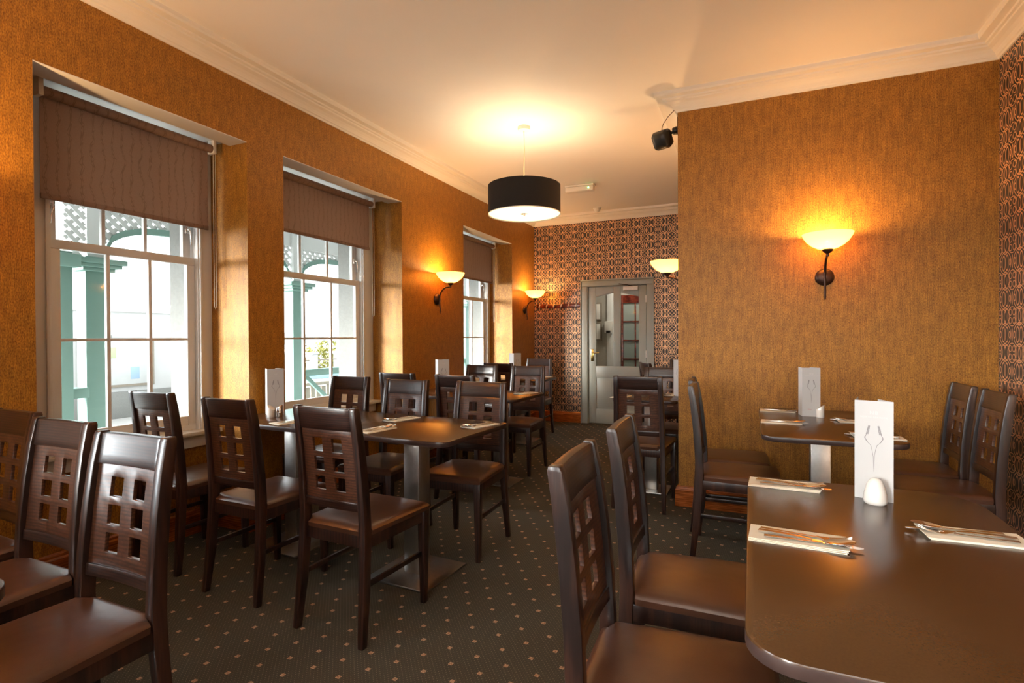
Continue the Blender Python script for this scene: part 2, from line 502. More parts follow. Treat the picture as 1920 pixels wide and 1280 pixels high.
# ---------------------------------------------------------------- mesh helpers
class MB:
    def __init__(s, bevel=0.0, seg=2, smooth=True):
        s.bm = bmesh.new()
        s.bevel, s.seg, s.smooth = bevel, seg, smooth

    def box(s, x0, x1, y0, y1, z0, z1):
        vs = [s.bm.verts.new(p) for p in ((x0, y0, z0), (x1, y0, z0), (x1, y1, z0), (x0, y1, z0),
                                          (x0, y0, z1), (x1, y0, z1), (x1, y1, z1), (x0, y1, z1))]
        for f in ((0, 3, 2, 1), (4, 5, 6, 7), (0, 1, 5, 4), (1, 2, 6, 5), (2, 3, 7, 6), (3, 0, 4, 7)):
            s.bm.faces.new([vs[i] for i in f])
        return s

    def bar(s, a, b, w, h, w2=None, h2=None, up=(0, 0, 1)):
        """rectangular bar from a to b; w across, h along up"""
        a, b = Vector(a), Vector(b)
        d = (b - a).normalized()
        r = d.cross(Vector(up))
        if r.length < 1e-4: r = Vector((1, 0, 0))
        r.normalize()
        u = r.cross(d)
        w2 = w if w2 is None else w2
        h2 = h if h2 is None else h2
        vs = []
        for p, ww, hh in ((a, w, h), (b, w2, h2)):
            for sx, sz in ((-1, -1), (1, -1), (1, 1), (-1, 1)):
                vs.append(s.bm.verts.new(p + r * sx * ww / 2 + u * sz * hh / 2))
        for f in ((0, 3, 2, 1), (4, 5, 6, 7), (0, 1, 5, 4), (1, 2, 6, 5), (2, 3, 7, 6), (3, 0, 4, 7)):
            s.bm.faces.new([vs[i] for i in f])
        return s

    def loft(s, rings, closed=True, caps=True):
        L = [[s.bm.verts.new(p) for p in r] for r in rings]
        n = len(L[0])
        for a, b in zip(L, L[1:]):
            for i in range(n if closed else n - 1):
                j = (i + 1) % n
                s.bm.faces.new((a[i], a[j], b[j], b[i]))
        if caps:
            s.bm.faces.new(L[0][::-1])
            s.bm.faces.new(L[-1])
        return s

    def tube(s, pts, r, n=10, caps=True):
        pts = [Vector(p) for p in pts]
        rs = r if isinstance(r, (list, tuple)) else [r] * len(pts)
        rings = []
        prev = None
        for i, p in enumerate(pts):
            t = (pts[min(i + 1, len(pts) - 1)] - pts[max(i - 1, 0)]).normalized()
            if prev is None:
                q = Vector((0, 0, 1)) if abs(t.z) < 0.9 else Vector((1, 0, 0))
                prev = t.cross(q).normalized()
            prev = (prev - t * prev.dot(t)).normalized()
            b = t.cross(prev)
            rings.append([p + (prev * math.cos(k * 2 * math.pi / n) + b * math.sin(k * 2 * math.pi / n)) * rs[i] for k in range(n)])
        return s.loft(rings, True, caps)

    def lathe(s, prof, c=(0, 0, 0), n=32, caps=False):
        """profile of (r, z); axis z"""
        rings = []
        for r, z in prof:
            rings.append([(c[0] + r * math.cos(k * 2 * math.pi / n), c[1] + r * math.sin(k * 2 * math.pi / n), c[2] + z) for k in range(n)])
        return s.loft(rings, True, caps)

    def prism(s, poly, axis, a, b):
        """polygon extruded along an axis from a to b; poly gives the other two coordinates in order"""
        def P(p, t):
            return {0: (t, p[0], p[1]), 1: (p[0], t, p[1]), 2: (p[0], p[1], t)}[axis]
        A = [s.bm.verts.new(P(p, a)) for p in poly]
        B = [s.bm.verts.new(P(p, b)) for p in poly]
        n = len(poly)
        for i in range(n):
            j = (i + 1) % n
            s.bm.faces.new((A[i], A[j], B[j], B[i]))
        s.bm.faces.new(A[::-1])
        s.bm.faces.new(B)
        return s

    def grid(s, us, vs, fn, mask=None, side=True):
        """solid sheet: fn(u, v, t) with t=0 front, 1 back; cells masked out are real holes"""
        nu, nv = len(us) - 1, len(vs) - 1
        V = {}

        def vert(i, j, t):
            k = (i, j, t)
            if k not in V: V[k] = s.bm.verts.new(fn(us[i], vs[j], t))
            return V[k]
        on = lambda i, j: 0 <= i < nu and 0 <= j < nv and (mask is None or mask(i, j))
        for i in range(nu):
            for j in range(nv):
                if not on(i, j): continue
                s.bm.faces.new([vert(i, j, 0), vert(i + 1, j, 0), vert(i + 1, j + 1, 0), vert(i, j + 1, 0)])
                s.bm.faces.new([vert(i, j, 1), vert(i, j + 1, 1), vert(i + 1, j + 1, 1), vert(i + 1, j, 1)])
                for di, dj, (a, b) in ((-1, 0, ((i, j), (i, j + 1))), (1, 0, ((i + 1, j), (i + 1, j + 1))),
                                       (0, -1, ((i, j), (i + 1, j))), (0, 1, ((i, j + 1), (i + 1, j + 1)))):
                    if not on(i + di, j + dj):
                        s.bm.faces.new([vert(*a, 0), vert(*a, 1), vert(*b, 1), vert(*b, 0)])
        return s

    def xf(s, m):
        bmesh.ops.transform(s.bm, matrix=m, verts=s.bm.verts)
        return s

    def build(s, name, mat, parent=None, loc=None):
        bm = s.bm
        bmesh.ops.recalc_face_normals(bm, faces=bm.faces)
        if s.bevel:
            es = [e for e in bm.edges if len(e.link_faces) == 2 and e.calc_face_angle(0) > 0.5]
            bmesh.ops.bevel(bm, geom=es, offset=s.bevel, segments=s.seg, profile=0.5, affect='EDGES', clamp_overlap=True)
        me = bpy.data.meshes.new(name)
        bm.to_mesh(me)
        bm.free()
        for p in me.polygons: p.use_smooth = s.smooth
        if s.smooth:
            try: me.set_sharp_from_angle(angle=R(38))
            except Exception: pass
        me.materials.append(mat)
        o = bpy.data.objects.new(name, me)
        COL.objects.link(o)
        if loc: o.location = loc
        if parent: o.parent = parent
        return o


def tag(o, label, cat, group=None, kind=None):
    if label: o['label'] = label
    if cat: o['category'] = cat
    if group: o['group'] = group
    if kind: o['kind'] = kind
    return o


def empty(name, loc=(0, 0, 0), rz=0.0):
    o = bpy.data.objects.new(name, None)
    COL.objects.link(o)
    o.location = loc
    o.rotation_euler = (0, 0, rz)
    o.empty_display_size = 0.05
    return o


def struct(o, label=None):
    o['kind'] = 'structure'
    if label: o['label'] = label
    return o


def dup(o, parent=None):
    c = o.copy()
    COL.objects.link(c)
    if parent is not None: c.parent = parent
    for ch in KIDS.get(o, []):
        dup_child(ch, c)
    return c


def dup_child(ch, p):
    c = ch.copy()
    COL.objects.link(c)
    c.parent = p
    for g in KIDS.get(ch, []):
        dup_child(g, c)


KIDS = {}


def remember(root):
    for ob in COL.objects:
        if ob.parent is not None:
            KIDS.setdefault(ob.parent, [])
            if ob not in KIDS[ob.parent]: KIDS[ob.parent].append(ob)


def place(o, loc, rz, label, group=None, first=False):
    c = o if first else dup(o)
    c.location = loc
    c.rotation_euler = (0, 0, rz)
    c['label'] = label
    if group: c['group'] = group
    return c


# ================================================================= THE ROOM
YB, YP, XP, XR, ZC, YR = 7.56, 4.139, 2.477, 4.324, 3.0, -2.7
WIN = [(-1.30, 0.10, -1.10, -0.08, 2.03), (1.373, 2.509, 1.60, 2.404, 1.963), (2.804, 4.196, 2.99, 4.033, 2.064), (5.374, 6.733, 5.60, 6.63, 1.983)]
HEAD = 2.507

struct(MB(smooth=False).box(-0.62, XR + 0.1, YR - 0.1, YB + 0.1, -0.06, 0.0).build('floor', M['carpet']), 'dark patterned carpet floor')
struct(MB(smooth=False).box(-0.62, XR + 0.1, YR - 0.1, YB + 0.1, ZC, ZC + 0.08).build('ceiling', M['ceiling']), 'cream painted ceiling')

# left wall with full-height window bays
mb = MB(smooth=False)
ys = [YR - 0.1]
for a, b, sa, sb, bl in WIN: ys += [a, b]
ys += [YB + 0.1]
for i in range(0, len(ys), 2): mb.box(-0.40, 0, ys[i], ys[i + 1], 0, ZC)      # piers
for a, b, sa, sb, bl in WIN:
    mb.box(-0.40, -0.148, a, b, HEAD + 0.045, ZC).box(-0.148, 0, a, b, HEAD + 0.004, ZC)
    mb.box(-0.40, -0.31, a, b, 0, 0.60)
struct(mb.build('wall_left', M['gold']), 'gold brown textured wallpaper window wall')
mb = MB(smooth=False)
prev = YR - 0.1
for a, b, sa, sb, bl in WIN:
    mb.box(-0.62, -0.40, prev, sa - 0.02, 0, ZC)
    mb.box(-0.62, -0.40, sa - 0.02, sb + 0.01, 2.535, ZC)
    mb.box(-0.62, -0.40, sa - 0.02, sb + 0.01, 0, 0.66)
    prev = sb + 0.01
mb.box(-0.62, -0.40, prev, YB + 0.1, 0, ZC)
struct(mb.build('wall_outside', M['rough']), 'roughcast outer face of the window wall')

# far wall with a doorway
DX0, DX1, DZ = 0.835, 1.655, 1.955
mb = MB(smooth=False)
mb.box(-0.05, DX0 - 0.02, YB, YB + 0.1, 0, ZC).box(DX1 + 0.02, XR, YB, YB + 0.1, 0, ZC).box(DX0 - 0.02, DX1 + 0.02, YB, YB + 0.1, DZ + 0.02, ZC)
struct(mb.build('wall_back', M['ring']), 'dark wallpaper with copper interlaced rings')
struct(MB(smooth=False).box(XP, XR, YP, YB, 0, ZC).build('wall_partition', M['gold']), 'gold brown wallpapered projecting wall')
struct(MB(smooth=False).box(XR, XR + 0.1, YR - 0.1, YB, 0, ZC).build('wall_right', M['ring']), 'patterned wall at the right edge')
RW = [(0.35, 1.75), (2.35, 3.95)]  # openings for two invented windows that admit fill light from behind
mb = MB(smooth=False)
mb.box(0, RW[0][0], YR - 0.1, YR, 0, ZC).box(RW[0][1], RW[1][0], YR - 0.1, YR, 0, ZC).box(RW[1][1], XR, YR - 0.1, YR, 0, ZC)
for a, b in RW: mb.box(a, b, YR - 0.1, YR, 0, 0.85).box(a, b, YR - 0.1, YR, 2.45, ZC)
struct(mb.build('wall_rear', M['gold']), 'wall behind the camera')
for i, (a, b) in enumerate(RW):
    w = struct(empty('window_%d' % (i + 5), (0, 0, 0)))
    w['label'] = 'unseen white window added behind the camera to let fill light in'
    mb = MB(0.004)
    mb.box(a, a + 0.06, YR - 0.08, YR - 0.02, 0.85, 2.45).box(b - 0.06, b, YR - 0.08, YR - 0.02, 0.85, 2.45)
    mb.box(a, b, YR - 0.08, YR - 0.02, 0.85, 0.92).box(a, b, YR - 0.08, YR - 0.02, 2.39, 2.45)
    mb.box((a + b) / 2 - 0.025, (a + b) / 2 + 0.025, YR - 0.08, YR - 0.02, 0.9, 2.4).box(a, b, YR - 0.075, YR - 0.025, 1.68, 1.72)
    mb.build('window_frame', M['white'], w)
    MB(smooth=False).box(a + 0.05, b - 0.05, YR - 0.054, YR - 0.050, 0.9, 2.4).build('window_pane', M['glass'], w)


def sweep(name, prof, path, mat, label=None, closed=False):
    """profile (offset into the room, z) along a plan polyline, the room on the left of the path"""
    pts = [Vector(p) for p in path]
    rings = []
    for i, p in enumerate(pts):
        d0 = (pts[i] - pts[i - 1]).normalized() if i > 0 else None
        d1 = (pts[i + 1] - pts[i]).normalized() if i < len(pts) - 1 else None
        n0 = Vector((-d0.y, d0.x)) if d0 else None
        n1 = Vector((-d1.y, d1.x)) if d1 else None
        if n0 and n1:
            n = (n0 + n1)
            n = n / max(n.dot(n0), 1e-3)
        else:
            n = n0 or n1
        rings.append([(p.x + n.x * o, p.y + n.y * o, z) for o, z in prof])
    mb = MB(smooth=False)
    mb.loft(rings, True, True)
    return struct(mb.build(name, mat), label)


CORN = [(0, 2.886), (0.010, 2.886), (0.014, 2.898), (0.022, 2.902), (0.026, 2.910), (0.036, 2.922), (0.054, 2.935), (0.078, 2.944),
        (0.082, 2.952), (0.096, 2.956), (0.100, 2.966), (0.138, 2.970), (0.146, 2.980), (0.150, 3.0), (0, 3.0)]
# walking the room with the interior on the left: right wall up, partition, along the back, left wall down, rear
sweep('trim_1', CORN, [(0, YB), (0, YR), (XR, YR), (XR, YP), (XP, YP), (XP, YB), (0, YB)], M['cornice'], 'white moulded plaster cornice')
SKIRT = [(0, 0), (0.022, 0), (0.022, 0.118), (0.016, 0.128), (0.014, 0.142), (0.006, 0.150), (0, 0.150)]
sweep('baseboard_partition', SKIRT, [(XR, YP), (XP, YP), (XP, YB)], M['skirt'], 'orange varnished skirting board')
sweep('baseboard_back', SKIRT, [(0.735, YB), (0, YB)], M['skirt'])
sweep('baseboard_right', SKIRT, [(XR, YR), (XR, YP)], M['skirt'])
pb = [(0, YB), (0, WIN[3][1]), (-0.31, WIN[3][1]), (-0.31, WIN[3][0]), (0, WIN[3][0]), (0, WIN[2][1]), (-0.31, WIN[2][1]), (-0.31, WIN[2][0]), (0, WIN[2][0]),
      (0, WIN[1][1]), (-0.31, WIN[1][1]), (-0.31, WIN[1][0]), (0, WIN[1][0]), (0, YR)]
sweep('baseboard_left', SKIRT, pb, M['skirt'])


# ---------------------------------------------------------------- windows
def window(idx, a, b, sa, sb, bl):
    w = struct(empty('window_%d' % idx, (0, 0, 0)))
    w['label'] = 'white sash window with small panes'
    mb = MB(0.004)
    mb.box(-0.42, -0.335, a, sa - 0.002, 0.655, 2.55).box(-0.42, -0.335, sb + 0.002, b, 0.655, 2.55)
    mb.box(-0.419, -0.336, sa - 0.002, sb + 0.002, 2.535, 2.55).box(-0.43, -0.36, sa - 0.002, sb + 0.002, 0.655, 0.69)
    # raised bead along the jambs
    mb.box(-0.335, -0.322, sb + 0.012, sb + 0.030, 0.655, 2.50).box(-0.335, -0.322, sa - 0.030, sa - 0.012, 0.655, 2.50)
    mb.build('window_frame', M['white'], w)
    hb = MB(0.0)
    hb.box(-0.335, -0.149, a + 0.001, b - 0.001, 2.535, 2.551).box(-0.156, -0.1485, a + 0.001, b - 0.001, HEAD, 2.5345).box(-0.148, 0.0008, a + 0.001, b - 0.001, HEAD, HEAD + 0.004)
    hb.build('window_head', M['white'], w)
    # lower sash
    st, n = 0.052, 3
    ga, gb = sa + st, sb - st
    lo = MB(0.003)
    lo.box(-0.392, -0.362, sa, sa + st, 0.69, 1.724).box(-0.392, -0.362, gb, sb, 0.69, 1.724)
    lo.box(-0.391, -0.363, ga, gb, 0.69, 0.748).box(-0.393, -0.358, sa, sb, 1.7245, 1.772)
    for k in range(1, n):
        y = ga + (gb - ga) * k / n
        lo.box(-0.388, -0.364, y - 0.010, y + 0.010, 0.74, 1.73)
    lo.box(-0.387, -0.365, ga, gb, 1.236, 1.252)
    ls = lo.build('lower_sash', M['white'], w)
    MB(smooth=False).box(-0.379, -0.375, ga - 0.005, gb + 0.005, 0.742, 1.73).build('lower_pane', M['glass'], ls)
    up = MB(0.003)
    up.box(-0.430, -0.400, sa, sa + st, 1.735, 2.53).box(-0.430, -0.400, gb, sb, 1.735, 2.53)
    up.box(-0.429, -0.401, ga, gb, 1.735, 1.765).box(-0.429, -0.401, ga, gb, 2.495, 2.53)
    for k in range(1, n):
        y = ga + (gb - ga) * k / n
        up.box(-0.426, -0.404, y - 0.010, y + 0.010, 1.75, 2.50)
    us = up.build('upper_sash', M['white'], w)
    MB(smooth=False).box(-0.417, -0.413, ga - 0.005, gb + 0.005, 1.755, 2.50).build('upper_pane', M['glass'], us)
    for y, s in ((sa + 0.026, 1), (sb - 0.026, -1)):
        la = MB(0.002)
        la.box(-0.402, -0.390, y - 0.014, y + 0.014, 1.93, 1.975)
        la.tube([(-0.392, y, 1.955), (-0.372, y, 1.955), (-0.368, y - 0.004 * s, 1.945), (-0.370, y - 0.010 * s, 1.90), (-0.372, y - 0.012 * s, 1.855)], [0.009, 0.008, 0.006, 0.005, 0.004], 8)
        la.build('latch', M['chrome'], us)
    sl = MB(0.004)
    sl.box(-0.40, -0.245, a + 0.001, b - 0.001, 0.632, 0.657)
    sl.build('window_sill', M['white'], w)
    MB(0.003).box(-0.31, -0.285, a + 0.03, b - 0.03, 0.555, 0.632).build('apron', M['white'], w)
    return w


for i, wd in enumerate(WIN): window(i, *wd)


# roller blinds
def blind(ya, yb, z, label):
    r = empty('roller_blind', (-0.240, (ya + yb) / 2, 2.478))
    h = (yb - ya) / 2
    rl = MB()
    rl.tube([(0, -h, 0), (0, h, 0)], 0.026, 20)
    rl.build('roller', M['blind'], r)
    fb = MB(smooth=False)
    fb.box(-0.026, -0.0245, -h + 0.005, h - 0.005, z - 2.478, 0.0)
    f = fb.build('blind_fabric', M['blind'], r)
    MB(0.003).box(-0.033, -0.018, -h + 0.005, h - 0.005, z - 2.478 - 0.004, z - 2.478 + 0.022).build('hem_bar', M['blind'], r)
    for s in (-1, 1):
        bk = MB(0.003)
        bk.box(-0.03, 0.028, s * h if s > 0 else -h - 0.022, s * h + 0.022 if s > 0 else -h, -0.032, 0.056)
        bk.build('bracket', M['plastic'], r)
    ch = MB()
    y = h + 0.028
    L = 1.02
    pts = [(-0.015, y, 0.0)] + [(-0.015 + 0.0, y, -L * k / 8) for k in range(1, 9)] + [(-0.006, y, -L - 0.016), (0.004, y, -L)] + [(0.004, y, -L * k / 8) for k in range(7, -1, -1)]
    ch.tube(pts, 0.0022, 6)
    ch.build('bead_chain', M['chain'], r)
    return tag(r, label, 'blind', 'roller blinds')


blind(-1.15, -0.02, 2.03, 'brown roller blind half drawn over the window outside the left of the view')
blind(1.517, 2.436, 1.956, 'brown patterned roller blind over the nearest window')
blind(2.850, 4.062, 2.059, 'brown patterned roller blind over the middle window')
blind(5.430, 6.652, 1.977, 'brown patterned roller blind over the farthest window')

# ---------------------------------------------------------------- door in the far wall
dr = struct(empty('door_1', (DX0, YB, 0)))
dr['label'] = 'grey green panelled door with two glazed panes'
mb = MB(0.005)
mb.box(-0.098, -0.012, -0.024, 0.0, 0, 1.9615).box(0.828, 0.914, -0.024, 0.0, 0, 1.9615).box(-0.098, 0.914, -0.025, 0.0, 1.962, 2.037)
mb.box(-0.112, -0.0985, -0.036, 0.0, 0, 2.0375).box(0.9145, 0.928, -0.036, 0.0, 0, 2.0375).box(-0.112, 0.928, -0.037, 0.0, 2.038, 2.058)
mb.box(-0.018, -0.002, -0.01, 0.10, 0, 1.9565).box(0.822, 0.838, -0.01, 0.10, 0, 1.9565).box(-0.018, 0.838, -0.011, 0.10, 1.957, 1.975)
mb.build('door_frame', M['doorpaint'], dr)
L0, L1 = 0.004, 0.816
GZ0 = 0.825
lf = MB(0.004)
lf.box(L0, 0.105, 0.004, 0.046, 0.008, 1.952).box(0.715, L1, 0.004, 0.046, 0.008, 1.952).box(0.36, 0.46, 0.0045, 0.0455, 0.2155, 0.6595).box(0.36, 0.46, 0.0045, 0.0455, GZ0, 1.952)
lf.box(0.1055, 0.7145, 0.005, 0.045, 0.008, 0.215).box(0.1055, 0.7145, 0.005, 0.045, 0.66, GZ0)
# top rail with a shallow arch over the two panes
for xa, xb, za, zb in ((0.1055, 0.3595, 1.815, 1.862), (0.4605, 0.7145, 1.862, 1.80)):
    lf.prism([(xa, za), (xb, zb), (xb, 1.952), (xa, 1.951)], 1, 0.005, 0.045)
leaf = lf.build('door_leaf', M['doorpaint'], dr)
pn = MB(0.006)
pn.box(0.105, 0.36, 0.018, 0.034, 0.215, 0.66).box(0.135, 0.33, 0.010, 0.02, 0.245, 0.63)
pn.build('door_panel', M['doorpaint'], leaf)
pn = MB(0.006)
pn.box(0.46, 0.715, 0.018, 0.034, 0.215, 0.66).box(0.49, 0.685, 0.010, 0.02, 0.245, 0.63)
pn.build('door_panel', M['doorpaint'], leaf)
for xa, xb in ((0.10, 0.365), (0.455, 0.72)):
    MB(smooth=False).box(xa, xb, 0.024, 0.028, GZ0 - 0.005, 1.875).build('door_pane', M['glass'], leaf)
hd = MB(0.003)
hd.box(0.034, 0.072, -0.006, 0.004, 0.895, 1.065)
hd.tube([(0.053, -0.004, 1.015), (0.053, -0.040, 1.015), (0.065, -0.048, 1.015), (0.11, -0.050, 1.012), (0.165, -0.048, 1.018)], [0.010, 0.008, 0.008, 0.007, 0.005], 10)
hd.build('door_handle', M['brass'], leaf)
for z in (1.715, 0.95, 0.25):
    MB(0.002).box(0.808, 0.822, -0.006, 0.006, z, z + 0.10).build('hinge', M['plastic'], dr)
cl = tag(empty('door_closer', (1.345, 7.552, 1.885)), 'cream door closer box mounted at the top of the grey door', 'door closer')
MB(0.005).box(0, 0.205, -0.050, 0.010, 0, 0.055).build('body', M['plastic'], cl)
MB().tube([(0.13, -0.03, 0.056), (0.06, -0.045, 0.075), (-0.06, -0.04, 0.095)], 0.006, 8).build('arm', M['bronze'], cl)

# corridor beyond the door
CY = 8.62
mb = MB(smooth=False)
mb.box(0.2, 2.6, CY, CY + 0.08, 0, 2.6).box(0.2, 0.28, YB + 0.1, CY, 0, 2.6).box(2.52, 2.6, YB + 0.1, CY, 0, 2.6)
mb.box(0.2, 2.6, YB + 0.1, CY, 2.5, 2.6)
struct(mb.build('wall_corridor', M['corr']))
struct(MB(smooth=False).box(0.2, 2.6, YB + 0.1, CY, -0.05, 0).build('floor_corridor', M['deck']))
for z, nm in ((1.505, 'upper'), (1.180, 'lower')):
    f = tag(empty('picture_frame', (0.56, CY, z)), '%s of two small pale pictures on the corridor wall behind the door glass' % nm, 'picture', 'corridor pictures')
    MB(0.003).box(-0.13, 0.20, -0.02, -0.001, 0, 0.29).build('frame', M['timber'], f)
    MB(0.001).box(-0.11, 0.175, -0.024, -0.018, 0.022, 0.268).build('print', M['picture'], f)
MB(0.004).box(0.845, 0.965, CY - 0.02, CY - 0.001, 0, 2.2).build('door_surround', M['white'])
bpy.data.objects['door_surround'].name = 'trim_2'
struct(bpy.data.objects['trim_2'], 'white upright surround in the corridor')
ds = tag(empty('soap_dispenser', (0.825, CY - 0.02, 1.30)), 'small white dispenser fixed in the corridor behind the door glass', 'dispenser')
MB(0.012).box(0, 0.12, -0.09, -0.001, 0.0, 0.19).build('body', M['plastic'], ds)
MB(0.004).box(0.03, 0.10, -0.094, -0.088, -0.002, 0.04).build('nozzle', M['black'], ds)
rd = struct(empty('door_2', (1.06, CY - 0.001, 0)))
rd['label'] = 'dark red glazed door in the corridor'
mb = MB(0.004)
mb.box(0, 0.055, -0.045, 0, 0, 1.90).box(0.62, 0.68, -0.045, 0, 0, 1.90).box(0.0555, 0.6195, -0.044, 0, 1.775, 1.90).box(0.0555, 0.6195, -0.044, 0, 0, 0.30)
for z in (0.60, 0.885, 1.18, 1.478): mb.box(0.05, 0.63, -0.038, -0.008, z - 0.012, z + 0.012)
for x in (0.245, 0.44): mb.box(x - 0.011, x + 0.011, -0.038, -0.008, 0.28, 1.80)
mb.build('door_leaf', M['rack'], rd)
MB(smooth=False).box(0.05, 0.63, -0.020, -0.016, 0.28, 1.80).build('door_pane', simple('corridor glazing', (0.30, 0.36, 0.33), 0.15), rd)
point('corridor_light', (1.5, 8.1, 2.3), 14, (1.0, 0.93, 0.82), 0.12)

# coat rack
cr = tag(empty('coat_rack', (0.043, YB, 1.668)), 'red wooden coat rack with six pale hooks on the patterned wall', 'coat rack')
MB(0.004).box(0, 0.672, -0.020, -0.001, 0, 0.062).build('board', M['rack'], cr)
for k in range(6):
    x = 0.055 + 0.112 * k
    h = MB()
    h.tube([(x, -0.018, 0.048), (x, -0.034, 0.040), (x, -0.040, 0.018), (x, -0.052, 0.008), (x, -0.062, 0.022)], [0.010, 0.007, 0.006, 0.006, 0.008], 8)
    h.build('hook', M['porcelain'], cr)

# ---------------------------------------------------------------- ceiling fittings
ex = tag(empty('exit_light', (1.155, 6.08, 3.0), R(3)), 'white ceiling exit light with a green indicator', 'emergency light')
MB(0.008).box(-0.17, 0.17, -0.055, 0.055, -0.018, -0.001).build('base', M['plastic'], ex)
MB(0.012).box(-0.165, 0.165, -0.045, 0.045, -0.075, -0.018).build('diffuser', M['plastic'], ex)
MB(0.002).tube([(0.11, -0.047, -0.045), (0.11, -0.050, -0.045)], 0.007, 10).build('indicator', M['led'], ex)
sm = tag(empty('smoke_detector', (1.05, 7.24, 3.0)), 'white smoke detector on the ceiling before the patterned wall', 'smoke detector')
MB().lathe([(0.0, -0.001), (0.052, -0.001), (0.055, -0.012), (0.046, -0.018), (0.042, -0.036), (0.030, -0.044), (0.0, -0.046)], n=28).build('body', M['plastic'], sm)
MB().lathe([(0.036, -0.036), (0.038, -0.044), (0.022, -0.054), (0.0, -0.055)], n=28).build('sensor', M['plastic'], sm)


def pendant(x, y, label, power, colr=WARM2):
    t = tag(empty('pendant_lamp', (x, y, 3.0)), label, 'lamp', 'black drum pendants')
    MB().lathe([(0, -0.001), (0.050, -0.001), (0.052, -0.018), (0.049, -0.030), (0.020, -0.034), (0, -0.034)], n=28).build('ceiling_rose', M['plastic'], t)
    MB().tube([(0, 0, -0.03), (0.002, 0.001, -0.2), (-0.001, 0, -0.35), (0, 0, -0.50)], 0.0032, 8).build('cord', simple('pale cord', (0.72, 0.52, 0.25), 0.5), t)
    z1, z0, r = -0.494, -0.730, 0.302
    sh = MB()
    sh.lathe([(r - 0.003, z0), (r, z0), (r, z1), (r - 0.003, z1)], n=64)
    sh.build('lamp_shade', M['shade'], t)
    li = MB()
    li.lathe([(r - 0.0035, z0 + 0.002), (r - 0.0035, z1 - 0.002)], n=64)
    li.build('shade_lining', M['shadein'], t)
    MB().lathe([(r - 0.006, z0 + 0.004), (r + 0.001, z0 - 0.003), (r + 0.001, z0 + 0.004)], n=64).build('lower_rim', M['white'], t)
    MB().lathe([(0.0, z0 + 0.012), (r - 0.006, z0 + 0.010), (r - 0.006, z0 + 0.006), (0.0, z0 + 0.008)], n=64).build('diffuser', M['diff'], t)
    MB().lathe([(0.0, z0 + 0.009), (0.030, z0 + 0.007), (0.030, z0 + 0.003), (0.010, z0 + 0.001), (0.008, z0 - 0.010), (0.0, z0 - 0.012)], n=24).build('finial', M['chrome'], t)
    arm = MB()
    for k in range(3):
        a = k * 2.094
        arm.tube([(0, 0, -0.50), (r * math.cos(a), r * math.sin(a), -0.50)], 0.003, 6)
    arm.build('spider', M['chrome'], t)
    lh = MB().tube([(0, 0, -0.50), (0, 0, -0.56)], 0.018, 12).build('lamp_holder', M['white'], t)
    for k in range(3):
        a = k * 2.094 + 0.6
        bx, by = 0.10 * math.cos(a), 0.10 * math.sin(a)
        MB().lathe([(0, -0.035), (0.018, -0.030), (0.028, -0.008), (0.024, 0.014), (0.012, 0.032), (0, 0.034)], (bx, by, -0.60), 16).build('bulb', M['bulb'], lh)
        point('pendant_bulb_light', (x + bx, y + by, 3.0 - 0.555), power, colr, 0.04)
    return t


pendant(1.235, 4.19, 'black drum pendant lamp hanging over the aisle', 3.6)
pendant(1.5, -1.1, 'unseen black drum pendant added behind the camera as a fill lamp', 25.0, (1.0, 0.92, 0.84))  # out-of-view pendant put in to light the room from behind
pendant(3.3, -1.1, 'unseen black drum pendant added behind the camera on the right as a fill lamp', 20.0, (1.0, 0.92, 0.84))  # another added pendant, near-white fill from the rear right


# wall lights (local: +Y out of the wall, origin at the back plate)
def sconce(loc, rz, label, power):
    t = tag(empty('wall_lamp', loc, rz), label, 'wall lamp', 'alabaster bowl wall lamps')
    mb = MB()
    mb.lathe([(0, 0.001), (0.056, 0.001), (0.057, 0.010), (0.050, 0.022), (0.030, 0.030), (0, 0.032)], n=32)
    mb.xf(Matrix.Rotation(R(-90), 4, 'X'))
    mb.build('back_plate', M['bronze'], t)
    ar = MB()
    P = [(0, 0.038, -0.150), (0, 0.046, -0.125), (0, 0.040, -0.08), (0, 0.034, -0.03), (0, 0.036, 0.02), (0, 0.050, 0.065), (0, 0.080, 0.100), (0, 0.115, 0.118), (0, 0.155, 0.122), (0, 0.170, 0.124)]
    ar.tube(P, [0.0045, 0.006, 0.007, 0.008, 0.008, 0.008, 0.0075, 0.0075, 0.007, 0.007], 10)
    ar.tube([(0, 0.02, 0.0), (0, 0.04, 0.0)], 0.012, 10)
    ar.build('arm', M['bronze'], t)
    cup = MB().lathe([(0, 0.115), (0.010, 0.117), (0.011, 0.128), (0.007, 0.134), (0.018, 0.140), (0.030, 0.152), (0.034, 0.166), (0.0, 0.166)], (0, 0.165, 0), 24).build('cup', M['bronze'], t)
    outer = [(0.030, 0.160), (0.060, 0.170), (0.092, 0.188), (0.120, 0.214), (0.138, 0.242), (0.146, 0.262)]
    inner = [(0.141, 0.262), (0.133, 0.243), (0.115, 0.217), (0.089, 0.193), (0.058, 0.175), (0.0, 0.166)]
    MB().lathe(outer + inner, (0, 0.165, 0), 40).build('bowl_shade', M['bowl'], t)
    MB().lathe([(0, 0.0), (0.014, 0.004), (0.018, 0.02), (0.012, 0.040), (0, 0.046)], (0, 0.165, 0.172), 14).build('bulb', M['bulb'], cup)
    v = Matrix.Rotation(rz, 4, 'Z') @ Vector((0, 0.165, 0.235))
    point('wall_lamp_bulb_light', Vector(loc) + v, power, WARM, 0.03)
    return t


